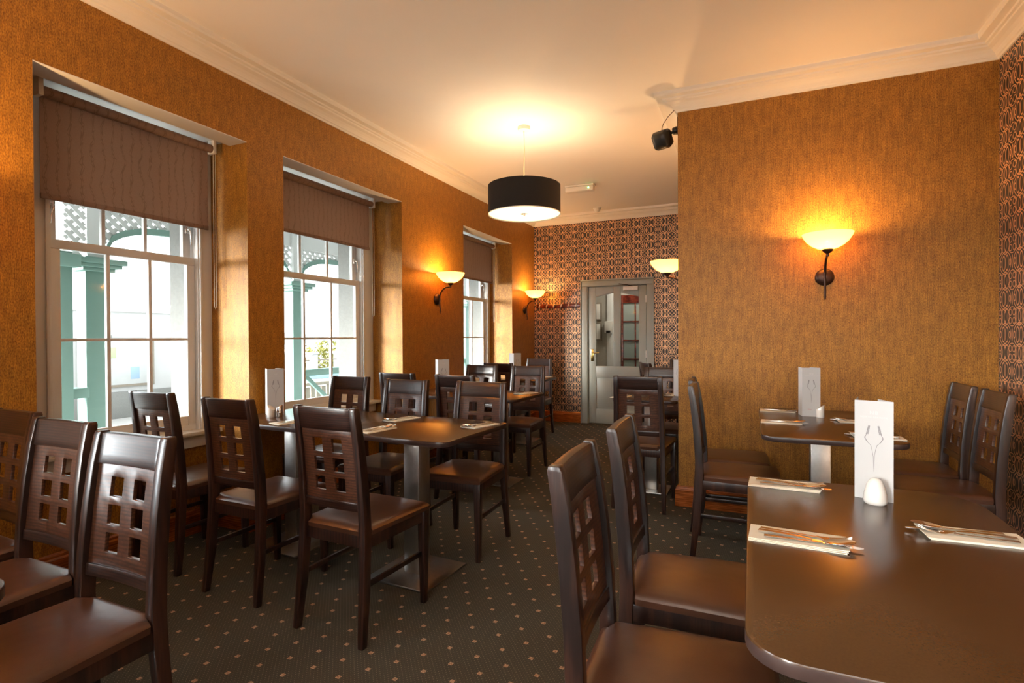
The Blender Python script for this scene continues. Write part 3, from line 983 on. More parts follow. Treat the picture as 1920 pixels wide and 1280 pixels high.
SP = 15.5
sconce((3.415, YP, 1.635), R(180), 'lit alabaster bowl wall lamp on the near projecting wall', SP * 1.1)
sconce((0, 4.80, 1.640), R(-90), 'lit alabaster bowl wall lamp between the middle and farthest windows', SP)
sconce((0, 7.17, 1.635), R(-90), 'lit alabaster bowl wall lamp beyond the farthest window by the corner', SP * 0.9)
sconce((XP, 4.80, 1.63), R(90), 'lit alabaster bowl wall lamp half hidden behind the projecting wall', SP * 0.8)
sconce((0, 0.85, 1.640), R(-90), 'lit alabaster bowl wall lamp left of the nearest window, outside the view', SP * 1.7)
sconce((XR, 0.4, 1.640), R(90), 'unseen alabaster bowl wall lamp added on the right wall for extra light', SP * 0.5)  # invented lamp, out of view, added to brighten the right side

# loudspeaker on the projecting wall corner
spk = tag(empty('loudspeaker', (XP, 4.235, 2.825)), 'small black loudspeaker on a bracket at the corner of the projecting wall', 'speaker')
MB(0.002).box(-0.014, -0.001, -0.018, 0.018, -0.06, 0.10).build('wall_bracket', M['black'], spk)
MB(0.004).tube([(-0.012, 0, -0.03), (-0.045, -0.01, -0.04)], [0.030, 0.026], 14).build('knuckle', M['black'], spk)
bd = MB(0.006, 2)


def sq(w, h, y, k=0.25):
    c = k * min(w, h)
    return [(-w + c, y, -h), (w - c, y, -h), (w, y, -h + c), (w, y, h - c), (w - c, y, h), (-w + c, y, h), (-w, y, h - c), (-w, y, -h + c)]


bd.loft([sq(0.035, 0.035, -0.075), sq(0.062, 0.062, -0.035), sq(0.068, 0.068, 0.02), sq(0.055, 0.055, 0.055), sq(0.03, 0.03, 0.072)])
bo = bd.build('cabinet', M['black'], spk)
bo.location = (-0.115, -0.045, -0.10)
bo.rotation_euler = Vector((-0.35, -0.80, -0.55)).to_track_quat('Y', 'Z').to_euler()
MB(0.002).tube([(-0.040, -0.01, -0.04), (-0.085, -0.02, -0.070)], 0.010, 10).build('arm', M['black'], spk)
MB().tube([(-0.020, -0.105, 0.082), (-0.07, -0.07, 0.055), (-0.11, -0.04, 0.02), (-0.125, -0.02, -0.015), (-0.11, -0.01, -0.036), (-0.05, -0.01, -0.038)], 0.0028, 6).build('cable', M['cable'], spk)

# radiator between the middle and farthest windows
ra = tag(empty('radiator', (0.02, 4.42, 0.14)), 'beige ribbed radiator on the wall between the middle and farthest windows', 'radiator')
mb = MB(0.003)
for k in range(30):
    mb.box(0.03, 0.062, 0.005 + k * 0.029, 0.005 + k * 0.029 + 0.020, 0.0, 0.50)
mb.box(0.025, 0.058, 0, 0.875, 0.01, 0.49)
mb.build('panel', M['radiator'], ra)
MB(0.002).box(0.015, 0.066, -0.005, 0.88, 0.49, 0.51).build('top_grille', M['radiator'], ra)
mb = MB()
for y in (0.08, 0.80): mb.box(-0.018, 0.03, y, y + 0.03, 0.05, 0.42)
mb.build('bracket', M['plastic'], ra)
mb = MB()
for y in (0.01, 0.865): mb.tube([(0.04, y, 0.03), (0.04, y, -0.139)], 0.008, 8)
mb.build('pipe', M['radiator'], ra)

# ================================================================= CHAIRS
CH = 0.965


def stile_profile(s):
    """rear and front edge of the back upright, seen from the side: (rear y, front y, z)"""
    rows = [(-0.232, -0.202, 0.0), (-0.214, -0.176, 0.20), (-0.203, -0.162, 0.38), (-0.200, -0.158, 0.48), (-0.205, -0.163, 0.60),
            (-0.217, -0.177, 0.75), (-0.231, -0.193, 0.87), (-0.243, -0.209, CH - 0.012), (-0.240, -0.214, CH)]
    rings = []
    for ry, fy, z in rows:
        xo = 0.196 - 0.024 * min(1, z / CH)
        w = 0.030 + 0.004 * (1 - abs(z - 0.5))
        if z == 0: w = 0.026
        rings.append([(s * xo, ry, z), (s * (xo - w), ry, z), (s * (xo - w), fy, z), (s * xo, fy, z)])
    return rings


def back_y(z):
    ys = [(0.40, -0.180), (0.50, -0.179), (0.60, -0.186), (0.75, -0.199), (0.87, -0.214), (0.96, -0.228)]
    for (a, ya), (b, yb) in zip(ys, ys[1:]):
        if z <= b: return ya + (yb - ya) * (z - a) / (b - a)
    return ys[-1][1]


def make_chair():
    c = tag(empty('dining_chair'), 'x', 'chair')
    W = 0.190
    for s in (-1, 1):
        mb = MB(0.003)
        mb.loft(stile_profile(s))
        mb.build('rear_leg', M['wood'], c)
    for s in (-1, 1):
        mb = MB(0.003)
        rings = []
        for z, h in ((0, 0.013), (0.15, 0.016), (0.30, 0.0185), (0.438, 0.020)):
            xc, yc = s * 0.177, 0.206
            rings.append([(xc - h, yc - h, z), (xc + h, yc - h, z), (xc + h, yc + h, z), (xc - h, yc + h, z)])
        mb.loft(rings)
        mb.build('front_leg', M['wood'], c)
    half = lambda z: 0.196 - 0.024 * z / CH - 0.030

    def bow(x, z): return -0.008 * (1 - (x / 0.15) ** 2)

    def sheet(z0, z1, th, nz=3, nx=12, xs=None, zs=None, mask=None, mat='railwood', name='top_rail', bev=0.002, arc=0.0, sc=1.0):
        xs = xs or [-1 + 2 * k / nx for k in range(nx + 1)]
        zs = zs or [z0 + (z1 - z0) * k / nz for k in range(nz + 1)]

        def fn(u, z, t):
            x = u * half(z) * sc
            zz = z + arc * (1 - u * u) * ((z - z0) / (z1 - z0))
            return (x, back_y(zz) + bow(x, z) + (th / 2 if t == 0 else -th / 2), zz)
        mb = MB(bev)
        mb.grid(xs, zs, fn, mask)
        return mb.build(name, M[mat], c)
    # thick head rail, slim pierced panel, lower rail with an arched top edge
    sheet(0.868, CH - 0.004, 0.026, name='top_rail', bev=0.004)
    hx = lambda v: v / 0.150
    xs = sorted([-1.0, -0.8, hx(-0.083), hx(-0.054), hx(-0.026), 0.0, hx(0.026), hx(0.054), hx(0.083), 0.8, 1.0])
    i1, i2 = xs.index(hx(-0.083)), xs.index(hx(-0.026))
    j1, j2 = xs.index(hx(0.026)), xs.index(hx(0.083))
    zs = [0.555, 0.580, 0.610, 0.668, 0.692, 0.750, 0.774, 0.832, 0.870]
    rows = {2, 4, 6}
    sheet(0, 1, 0.012, xs=xs, zs=zs, mask=lambda i, j: not (j in rows and (i1 <= i < i2 or j1 <= i < j2)), mat='panelwood', name='back_panel', bev=0.0012)
    sheet(0.535, 0.572, 0.024, name='lower_rail', bev=0.003)
    # seat rails
    fr = MB(0.003)
    fr.box(-0.160, 0.160, -0.186, -0.166, 0.385, 0.448)
    fr.box(-0.155, 0.155, 0.196, 0.216, 0.385, 0.438)
    for s in (-1, 1): fr.bar((s * 0.171, -0.165, 0.4115), (s * 0.176, 0.195, 0.4115), 0.020, 0.053)
    fr.build('seat_frame', M['wood'], c)
    for s in (-1, 1):
        st = MB(0.002)
        st.bar((s * 0.170, -0.190, 0.235), (s * 0.171, 0.195, 0.235), 0.014, 0.022)
        st.build('stretcher', M['wood'], c)
    # upholstered seat
    nx, ny = 18, 20
    y0, y1 = -0.192, 0.238

    def hw(v):
        y = y0 + (y1 - y0) * v
        a = 0.142
        b = 0.182 + 0.018 * v
        t = min(1, max(0, (y + 0.170) / 0.014))
        return a + (b - a) * t
    vv = [0, 0.025, 0.048, 0.07, 0.09] + [0.12 + 0.80 * k / 12 for k in range(13)] + [0.945, 0.965, 0.985, 1.0]
    uu = [-1, -0.985, -0.96, -0.92, -0.85] + [-0.7 + 1.4 * k / 10 for k in range(11)] + [0.85, 0.92, 0.96, 0.985, 1]

    def fn(u, v, t):
        x = u * hw(v)
        y = y0 + (y1 - y0) * v - 0.010 * (abs(u) ** 6) * (v > 0.5)
        if t: return (x * 0.985, y if 0 < v < 1 else (y + (0.004 if v == 0 else -0.004)), 0.436)
        e = max(abs(u) ** 22, (abs(2 * v - 1)) ** 26)
        crown = 0.012 * (1 - u * u) * (1 - (2 * v - 1) ** 2)
        return (x, y, 0.472 + crown - 0.016 * e)
    mb = MB()
    mb.grid(uu, vv, fn)
    mb.build('seat', M['leather'], c)
    return c


chair0 = make_chair()
remember(chair0)
CHAIRS = [
    # x, y, facing degrees (0 = +y), label, group
    (0.02, 2.10, 0, 'dark wooden chair before the nearest window, window end of the long table near side', 'win'),
    (0.690, 2.035, -2, 'dark wooden chair in the middle of the long window table near side', 'win'),
    (1.365, 1.960, -3, 'dark wooden chair nearest the aisle on the near side of the long window table', 'win'),
    (0.262, 2.94, 178, 'dark wooden chair facing us at the long table, in front of the middle window', 'win'),
    (0.835, 2.835, 180, 'dark wooden chair facing us in the middle of the far side of the long table', 'win'),
    (1.400, 2.855, 182, 'dark wooden chair facing the camera at the aisle end of the long window table', 'win'),
    (0.375, 3.83, -3, 'dark wooden chair with its back to us, left one at the second window table', 'second'),
    (0.930, 3.79, -3, 'dark wooden chair with its back to us in front of the second menu card', 'second'),
    (0.450, 4.72, 180, 'dark wooden chair facing us at the second window table, before the last window', 'second'),
    (0.975, 4.68, 180, 'pale-lit dark wooden chair facing us at the aisle end of the second window table', 'second'),
    (0.450, 5.55, 0, 'black-looking wooden chair with its back to us at the farthest window table', 'third'),
    (0.430, 6.42, 180, 'dark wooden chair facing us against the patterned far wall below the coat rack', 'third'),
    (2.235, 4.11, -2, 'dark wooden chair with its back to us before the small table by the projecting wall', 'small'),
    (2.245, 4.86, 180, 'dark wooden chair facing us behind the small table by the projecting wall', 'small'),
    (2.130, 5.97, -62, 'dark wooden chair turned sideways before the right side of the grey door', 'farright'),
    (2.240, 6.50, 178, 'dark wooden chair half hidden by the projecting wall in the far corner', 'farright'),
    (2.880, 3.385, -90, 'dark wooden chair in profile left of the wall lamp table, nearer of two', 'wallpair'),
    (2.835, 3.805, -88, 'dark wooden chair mostly hidden behind its twin, left of the wall lamp table', 'wallpair'),
    (3.870, 3.455, 90, 'dark wooden chair at the right wall, the nearer of the two there', 'rightpair'),
    (3.860, 3.895, 90, 'dark wooden chair at the right wall, the farther one in the corner', 'rightpair'),
    (2.792, 1.825, -88, 'dark wooden chair at the foreground table, the farther of the two on its left', 'front'),
    (2.790, 1.300, -88, 'dark wooden chair at the foreground table, the nearest to the camera', 'front'),
    (0.245, 0.960, 178, 'dark wooden chair cut off by the left edge of the photo', 'left'),
    (0.735, 0.885, 180, 'glossy dark wooden chair second from the left edge, shining with window light', 'left'),
    (1.270, 0.800, 180, 'glossy dark wooden chair in the left foreground, brightest and nearest of its row', 'left'),
]
GR = {'win': 'chairs around the long window table', 'second': 'chairs around the second window table', 'third': 'chairs around the farthest window table',
      'small': 'chairs around the small table by the projecting wall', 'farright': 'chairs in the far right corner', 'wallpair': 'chairs left of the wall lamp table',
      'rightpair': 'chairs along the right wall', 'front': 'chairs at the foreground table', 'left': 'chairs in the left foreground'}
for i, (x, y, a, lb, gr) in enumerate(CHAIRS):
    place(chair0, (x, y, 0), R(a), lb, GR[gr], first=(i == 0))


# ================================================================= TABLES
TZ = 0.755


def rrect(x0, x1, y0, y1, r, n=6):
    p = []
    rs = r if isinstance(r, (list, tuple)) else [r] * 4          # corners: x1y0, x1y1, x0y1, x0y0
    for (cx, cy, a0), q in zip(((x1, y0, -90), (x1, y1, 0), (x0, y1, 90), (x0, y0, 180)), rs):
        sx = -1 if cx == x1 else 1
        sy = 1 if cy == y0 else -1
        for k in range(n + 1):
            a = R(a0 + 90 * k / n)
            p.append((cx + sx * q + q * math.cos(a), cy + sy * q + q * math.sin(a)))
    return p


def table(cx, cy, w, d, rz, cols, label, rad=0.07, plate=0.40, rs=None):
    t = tag(empty('dining_table', (cx, cy, 0), R(rz)), label, 'table', 'dark topped restaurant tables')
    mb = MB(0.004)
    mb.prism(rrect(-w / 2, w / 2, -d / 2, d / 2, rs or rad), 2, TZ - 0.027, TZ)
    top = mb.build('tabletop', M['top'], t)
    top.data.materials.append(M['topedge'])
    for p in top.data.polygons:
        if p.normal.z < 0.3: p.material_index = 1
    for x, y in cols:
        mb = MB(0.006)
        mb.box(x - 0.05, x + 0.05, y - 0.05, y + 0.05, 0.010, TZ - 0.035)
        mb.build('pedestal', M['steel'], t)
        MB(0.003).box(x - plate / 2, x + plate / 2, y - plate / 2, y + plate / 2, 0.0, 0.011).build('base_plate', M['steel'], t)
        sp = MB(0.002)
        sp.box(x - 0.20, x + 0.20, y - 0.03, y + 0.03, TZ - 0.040, TZ - 0.027).box(x - 0.03, x + 0.03, y - 0.20, y + 0.20, TZ - 0.040, TZ - 0.027)
        sp.build('bracket', M['black'], t)
    return t


table(0.845, 2.560, 1.66, 0.68, -3.0, [(-0.42, -0.09), (0.50, -0.11)], 'long dark window table on two steel pedestals at the left of the aisle', 0.06, 0.38)
table(0.715, 4.22, 1.15, 0.66, -2.0, [(-0.28, 0.01), (0.28, 0.01)], 'second dark window table behind the long one', 0.08, 0.30)
table(0.42, 5.98, 0.76, 0.66, 0, [(0, 0)], 'farthest dark window table near the patterned wall', 0.08)
table(2.205, 4.55, 0.50, 0.62, 0, [(0.02, -0.06)], 'small dark table against the side of the projecting wall', 0.06, 0.28)
table(3.325, 3.515, 0.62, 1.16, 0, [(0, 0)], 'dark table under the wall lamp on the projecting wall', 0.08)
table(3.268, 1.500, 0.625, 1.17, 0, [(0, 0)], 'large dark table in the right foreground', 0.07, rs=(0.07, 0.13, 0.03, 0.085))
table(0.828, 0.265, 1.60, 0.66, 0, [(-0.4, 0), (0.4, 0)], 'dark table whose rounded corner shows at the left edge', 0.09)


# ================================================================= TABLEWARE
def make_menu():
    t = tag(empty('menu_card'), 'x', 'menu')
    w, h, th = 0.098, 0.297, 0.0006
    # front panel faces -Y; two side panels fold back from its edges
    mb = MB(smooth=False)
    mb.box(-w / 2, w / 2, 0, th, 0, h)
    mb.build('front_panel', M['card'], t)
    for s in (-1, 1):
        mb = MB(smooth=False)
        L = w if s < 0 else w * 0.80
        mb.box(0, L, 0, th, 0, h)
        mb.xf(Matrix.Translation((s * w / 2, 0.0005, 0)) @ Matrix.Rotation(R(95 if s < 0 else 128), 4, 'Z'))
        mb.build('side_panel', M['card'], t)
    # wine glass drawn with two forks
    lg = MB()
    y = -0.0006

    def stroke(pts, ws):
        L, Rr = [], []
        for i, p in enumerate(pts):
            a = Vector(pts[max(i - 1, 0)])
            b = Vector(pts[min(i + 1, len(pts) - 1)])
            d = (b - a).normalized()
            n = Vector((-d.y, d.x)) * ws[i] / 2
            L.append((p[0] + n.x, y, p[1] + n.y))
            Rr.append((p[0] - n.x, y, p[1] - n.y))
        lv = [lg.bm.verts.new(q) for q in L]
        rv = [lg.bm.verts.new(q) for q in Rr]
        for i in range(len(pts) - 1):
            lg.bm.faces.new((lv[i], lv[i + 1], rv[i + 1], rv[i]))
    for s in (-1, 1):
        out = [(s * 0.0135, 0.222), (s * 0.0170, 0.209), (s * 0.0185, 0.196), (s * 0.0235, 0.186), (s * 0.0185, 0.176), (s * 0.0140, 0.170), (s * 0.0080, 0.164), (s * 0.0045, 0.150), (s * 0.0015, 0.130), (s * 0.0004, 0.100), (0, 0.084)]
        stroke(out, [0.0008, 0.001, 0.0012, 0.0026, 0.0022, 0.0014, 0.0013, 0.0012, 0.0011, 0.0008, 0.0005])
        for k in range(3):
            q = s * 0.0026 * k
            stroke([(s * 0.0125 - q * 0.2 - q * 0.3, 0.223 - 0.0006 * k), (s * 0.0195 - q, 0.196)], [0.0012, 0.0016])
    o = lg.build('logo', M['ink'], t)
    for txt, sz, zz, mt, xx in (('NORTH BERWICK', 0.0072, 0.2455, M['faint'], 0.0), ('NB', 0.015, 0.2560, M['faint'], 0.0), ('MENU', 0.0085, 0.040, M['redink'], -0.008)):
        cu = bpy.data.curves.new('lettering', 'FONT')
        cu.body = txt
        cu.size = sz
        cu.align_x = 'CENTER'
        cu.extrude = 0.00015
        if txt != 'MENU': cu.space_character = 1.25
        cu.materials.append(mt)
        f = bpy.data.objects.new('lettering', cu)
        me = bpy.data.meshes.new_from_object(f)
        me.name = 'lettering'
        bpy.data.objects.remove(f)
        me.transform(Matrix.Translation((xx, -0.0004, zz)) @ Matrix.Rotation(R(90), 4, 'X'))
        f = bpy.data.objects.new('lettering', me)
        COL.objects.link(f)
        f.parent = t
    return t


menu0 = make_menu()
remember(menu0)
MENUS = [(3.303, 1.920, -19, 'white folded menu card standing on the foreground table'),
         (3.303, 3.745, 3, 'white folded menu card on the table under the wall lamp'),
         (0.178, 2.560, 50, 'white folded menu card at the window end of the long table'),
         (0.500, 4.10, 40, 'white folded menu card on the second window table'),
         (0.420, 5.93, 52, 'white folded menu card on the farthest window table'),
         (2.425, 4.60, -30, 'white folded menu card edge beside the projecting wall')]
for i, (x, y, a, lb) in enumerate(MENUS):
    place(menu0, (x, y, TZ), R(a), lb, 'standing menu cards', first=(i == 0))


def shaker_bell(x, y, label):
    t = tag(empty('salt_shaker', (x, y, TZ)), label, 'shaker', 'porcelain shakers')
    MB().lathe([(0, 0.0), (0.025, 0.0), (0.0295, 0.004), (0.031, 0.012), (0.029, 0.030), (0.0235, 0.052), (0.0175, 0.066), (0.010, 0.0735), (0, 0.0755)], n=32).build('body', M['porcelain'], t)
    mb = MB()
    for k in range(4):
        a = k * 1.57
        mb.tube([(0.003 * math.cos(a), 0.003 * math.sin(a), 0.0745), (0.003 * math.cos(a), 0.003 * math.sin(a), 0.0758)], 0.0006, 6)
    mb.build('holes', M['black'], t)


def shaker_slant(x, y, rz, label, mat='porcelain'):
    t = tag(empty('salt_shaker', (x, y, TZ), rz), label, 'shaker', 'porcelain shakers')
    n = 28
    r = 0.0225
    rings = []
    for k0, z in enumerate((0.0, 0.03, None)):
        ring = []
        for k in range(n):
            a = k * 2 * math.pi / n
            zz = z if z is not None else 0.062 + 0.014 * math.cos(a)
            ring.append((r * math.cos(a), r * math.sin(a), zz))
        rings.append(ring)
    MB(0.0015).loft(rings).build('body', M[mat], t)
    mb = MB()
    mb.lathe([(0, 0), (0.0012, 0), (0.0012, 0.001), (0, 0.001)], (0, 0, 0.0622), 8)
    mb.build('hole', M['black'], t)


shaker_bell(3.300, 1.880, 'white bell shaped shaker before the foreground menu card')
shaker_slant(3.349, 3.728, 0, 'white slant topped shaker before the menu under the wall lamp')
shaker_slant(0.225, 2.480, R(190), 'white slant topped shaker before the menu on the long window table')
shaker_slant(0.262, 2.508, R(20), 'shiny slant topped shaker beside its twin on the long window table', 'chrome')


# cutlery, all lying along +X from handle to tip, origin at the handle end
def flat_handle(mb, L, w0, w1, z, th=0.0017):
    rings = []
    for k in range(9):
        t = k / 8
        w = w0 + (w1 - w0) * t ** 0.7
        rings.append([(L * t, -w / 2, z), (L * t, w / 2, z), (L * t, w / 2, z + th), (L * t, -w / 2, z + th)])
    mb.loft(rings)


def make_fork():
    t = tag(empty('fork'), 'x', 'fork')
    mb = MB(0.0006, 1)
    flat_handle(mb, 0.125, 0.016, 0.006, 0.0)
    mb.build('handle', M['chrome'], t)
    mb = MB()
    rows = []
    prof = [(0.124, 0.006, 0.001), (0.134, 0.012, 0.0), (0.142, 0.021, -0.001), (0.152, 0.024, -0.0015)]
    rings = [[(x, -w / 2, z), (x, w / 2, z), (x, w / 2, z + .002), (x, -w / 2, z + .002)] for x, w, z in prof]
    mb.loft(rings)
    for k in range(4):
        y = -0.0098 + k * 0.0065
        mb.bar((0.151, y, 0.0), (0.175, y * 0.97, 0.004), 0.0040, 0.002)
        mb.bar((0.175, y * 0.97, 0.004), (0.197, y * 0.9, 0.012), 0.0038, 0.002, 0.002, 0.0012)
    mb.build('tines', M['chrome'], t)
    return t


def make_spoon():
    t = tag(empty('spoon'), 'x', 'spoon')
    mb = MB(0.0006, 1)
    flat_handle(mb, 0.125, 0.016, 0.006, 0.0)
    mb.build('handle', M['chrome'], t)
    mb = MB()
    n = 10
    us = [-1 + 2 * k / n for k in range(n + 1)]

    def fn(u, v, q):
        s = (1 - v * v) ** 0.5 if abs(v) < 1 else 0.02
        x = 0.158 + 0.034 * v
        d = -0.006 * (1 - u * u) * s * s
        return (x, u * 0.0205 * max(s, 0.05) * (1 + 0.12 * v), 0.0075 + d + 0.008 * (v + 1) * 0.5 - 0.003 - (0.0011 if q else 0))
    mb.grid(us, us, fn)
    mb.build('spoon_bowl', M['chrome'], t)
    return t


def make_knife():
    t = tag(empty('knife'), 'x', 'knife')
    mb = MB(0.0008, 1)
    rings = [[(x, -w / 2, 0), (x, w / 2, 0), (x, w / 2, h), (x, -w / 2, h)] for x, w, h in ((0, .014, .005), (.03, .016, .006), (.09, .013, .006), (.118, .010, .004))]
    mb.loft(rings)
    mb.build('handle', M['chrome'], t)
    mb = MB()
    rings = [[(x, a, 0.001), (x, b, 0.001), (x, b, 0.0026), (x, a, 0.0017)] for x, a, b in ((.116, -.005, .005), (.13, -.009, .006), (.19, -.010, .006), (.213, -.007, .006), (.222, .001, .005))]
    mb.loft(rings)
    mb.build('blade', M['chrome'], t)
    return t


def make_napkin():
    t = tag(MB().build('paper_napkin', M['napkin']), 'x', 'napkin')
    bm = bmesh.new()
    rnd = random.Random(3)
    nx, ny = 12, 6
    for layer in range(3):
        V = []
        for t_ in (0, 1):
            for i in range(nx + 1):
                for j in range(ny + 1):
                    x = -0.020 + 0.205 * i / nx
                    y = -0.058 + 0.112 * j / ny + (0.004 * layer if j == 0 else 0)
                    z = 0.0004 + layer * 0.0016 + (0.0013 if t_ else 0) + 0.0012 * layer * (i / nx) ** 3 * (0.5 + 0.5 * math.sin(j * 1.3 + layer))
                    V.append(bm.verts.new((x + 0.003 * layer * (i == nx), y, z)))
        idx = lambda t_, i, j: V[t_ * (nx + 1) * (ny + 1) + i * (ny + 1) + j]
        for i in range(nx):
            for j in range(ny):
                bm.faces.new((idx(0, i, j), idx(0, i, j + 1), idx(0, i + 1, j + 1), idx(0, i + 1, j)))
                bm.faces.new((idx(1, i, j), idx(1, i + 1, j), idx(1, i + 1, j + 1), idx(1, i, j + 1)))
        for i in range(nx):
            bm.faces.new((idx(0, i, 0), idx(0, i + 1, 0), idx(1, i + 1, 0), idx(1, i, 0)))
            bm.faces.new((idx(0, i + 1, ny), idx(0, i, ny), idx(1, i, ny), idx(1, i + 1, ny)))
        for j in range(ny):
            bm.faces.new((idx(0, 0, j + 1), idx(0, 0, j), idx(1, 0, j), idx(1, 0, j + 1)))
            bm.faces.new((idx(0, nx, j), idx(0, nx, j + 1), idx(1, nx, j + 1), idx(1, nx, j)))
    bm.to_mesh(t.data)
    bm.free()
    for p in t.data.polygons: p.use_smooth = False
    return t


fork0, spoon0, knife0, nap0 = make_fork(), make_spoon(), make_knife(), make_napkin()
for o in (fork0, spoon0, knife0): remember(o)
SET = [
    # handle end x, y, direction degrees, where
    (2.982, 1.480, -3, 'nearest the camera on the left side of the foreground table'),
    (2.980, 1.996, -3, 'at the far left corner of the foreground table'),
    (3.545, 1.660, 183, 'at the right edge of the foreground table'),
    (3.040, 3.930, -2, 'at the far left of the wall lamp table'),
    (3.040, 3.430, -2, 'at the near left of the wall lamp table'),
    (3.610, 3.600, 182, 'at the far right of the wall lamp table'),
    (3.610, 3.090, 182, 'at the near right of the wall lamp table'),
    (0.480, 2.290, 75, 'near the menu on the long window table'),
    (1.060, 2.790, 258, 'on the far side of the long window table'),
    (1.120, 2.260, 80, 'behind the aisle chair back on the long window table'),
    (1.610, 2.760, 255, 'at the aisle end of the long window table'),
    (1.200, 4.440, 250, 'at the aisle end of the second window table'),
    (0.700, 6.24, 250, 'on the farthest window table'),
    (1.985, 4.30, 80, 'on the left edge of the small table'),
    (2.360, 4.78, 262, 'on the small table beside its menu'),
]
for i, (x, y, a, where) in enumerate(SET):
    f = i == 0
    a = R(a)
    c, s = math.cos(a), math.sin(a)

    def L(px, py): return (x + px * c - py * s, y + px * s + py * c)
    side = 1
    place(nap0, (*L(0, 0), TZ), a, 'cream paper napkin under cutlery ' + where, 'cream napkins', f)
    fx = L(0.004, 0.026)
    sx = L(0.014, -0.028)
    kx = L(0.000, 0.004)
    place(fork0, (*fx, TZ + 0.0075), a - R(6), 'steel fork ' + where, 'steel forks', f)
    place(spoon0, (*sx, TZ + 0.0078), a + R(2), 'steel spoon ' + where, 'steel spoons', f)
    place(knife0, (*kx, TZ + 0.0062), a - R(8 if i != 2 else 3), 'steel knife ' + where, 'steel knives', f)

# ================================================================= OUTSIDE
struct(MB(smooth=False).box(-60, -0.62, -30, 60, -0.50, -0.40).build('ground', M['road']), 'pale road and yard outside')
struct(MB(smooth=False).box(-2.3, -0.62, -8, 22, -0.40, -0.10).build('floor_verandah', M['deck']), 'verandah paving')
PY = [0.70, 2.69, 4.85, 6.95, 9.05]
for i, y in enumerate(PY):
    nm = ['left of the nearest window, outside the view', 'seen through the left panes of the nearest window', 'seen through the left panes of the middle window',
          'beyond the pier of the farthest window', 'seen through the farthest window'][i]
    p = tag(empty('verandah_post', (-2.0, y, -0.1)), 'sea green verandah post ' + nm, 'post', 'verandah posts')
    MB(0.004).box(-0.065, 0.065, -0.085, 0.085, 0, 2.02).build('shaft', M['teal'], p)
    mb = MB(0.004)
    mb.box(-0.10, 0.10, -0.12, 0.12, 1.90, 1.93).box(-0.13, 0.13, -0.16, 0.16, 1.93, 1.96).box(-0.15, 0.15, -0.19, 0.19, 1.96, 2.0)
    mb.build('capital', M['teal'], p)
    MB(0.004).box(-0.06, 0.06, -0.07, 0.07, 2.0, 2.62).build('head_post', M['outwhite'], p)
    MB(0.006).box(-0.09, 0.09, -0.11, 0.11, 0, 0.10).build('plinth', M['teal'], p)
# second line of posts on the outer edge of the porch, seen left of the first
for y, w, nm in ((2.385, .10, 'behind the leftmost panes of the nearest window'),):
    p = tag(empty('verandah_post', (-1.85, y, -0.1)), 'slim sea green verandah post ' + nm, 'post', 'verandah posts')
    MB(0.004).box(-0.05, 0.05, -0.06, 0.06, 0, 2.02).build('shaft', M['teal'], p)
    MB(0.004).box(-0.09, 0.09, -0.10, 0.10, 1.90, 2.0).build('capital', M['teal'], p)

XL = -2.0
t = tag(empty('fretwork_panel', (-1.93, 2.53, 0)), 'narrow white fretwork panel between the two green posts of the nearest window', 'lattice')
mb = MB(smooth=False)
for k in range(9):
    z = 1.94 + 0.085 * k
    for s_, xo in ((1, -0.006), (-1, 0.006)):
        mb.bar((xo, -0.07, z - 0.07 * s_), (xo, 0.07, z + 0.07 * s_), 0.032, 0.012, up=(1, 0, 0))
mb.build('lattice_strips', M['outwhite'], t)
MB(0.003).box(-0.03, 0.03, -0.075, 0.075, 2.60, 2.68).build('top_board', M['outwhite'], t)
t = tag(empty('fascia_board', (-2.02, -0.6, 1.93)), 'white boarded fascia left of the slim green post', 'board')
MB(0.003, smooth=False).box(-0.02, 0.02, 0, 2.80, 0, 0.68).build('boards', M['outwhite'], t)


def lattice(ya, yb, zc, zt, label):
    """white diamond fretwork over a sea green arch, between two posts"""
    t = tag(empty('lattice_panel', (XL, ya, 0)), label, 'lattice', 'verandah fretwork')
    L = yb - ya
    arch = lambda y: 1.93 + (zc - 1.93) * max(0.0, 1 - (2 * y / L - 1) ** 4) ** 0.5
    mb = MB(0.0)
    n = 28
    top = [(L * k / n, arch(L * k / n) + 0.055) for k in range(n + 1)]
    for k in range(n):
        (ya_, za_), (yb_, zb_) = top[k], top[k + 1]
        mb.prism([(ya_, za_ - 0.055), (yb_, zb_ - 0.055), (yb_, zb_), (ya_, za_)], 0, -0.025, 0.025)
    mb.build('arch_beam', M['teal'], t)
    mb = MB(0.0, smooth=False)
    sp, w = 0.085, 0.036
    for sgn, xo in ((1, -0.006), (-1, 0.006)):
        k = -20
        while k * sp < L + 2:
            y0 = k * sp
            # strip from (y0, 1.9) rising at 45 degrees, clipped to the panel above the arch
            pts = []
            N = 60
            seg = []
            for q in range(N + 1):
                d = (zt - 1.9) * q / N
                y = y0 + sgn * d
                z = 1.9 + d
                if 0.0 <= y <= L and z >= arch(y) + 0.03 and z <= zt: seg.append((y, z))
            if len(seg) > 2:
                a, b = seg[0], seg[-1]
                mb.bar((xo, a[0], a[1]), (xo, b[0], b[1]), w, 0.012, up=(1, 0, 0))
            k += 1
    mb.build('lattice_strips', M['outwhite'], t)
    MB(0.003, smooth=False).box(-0.03, 0.03, 0, L, zt - 0.02, zt + 0.28).build('top_board', M['outwhite'], t)


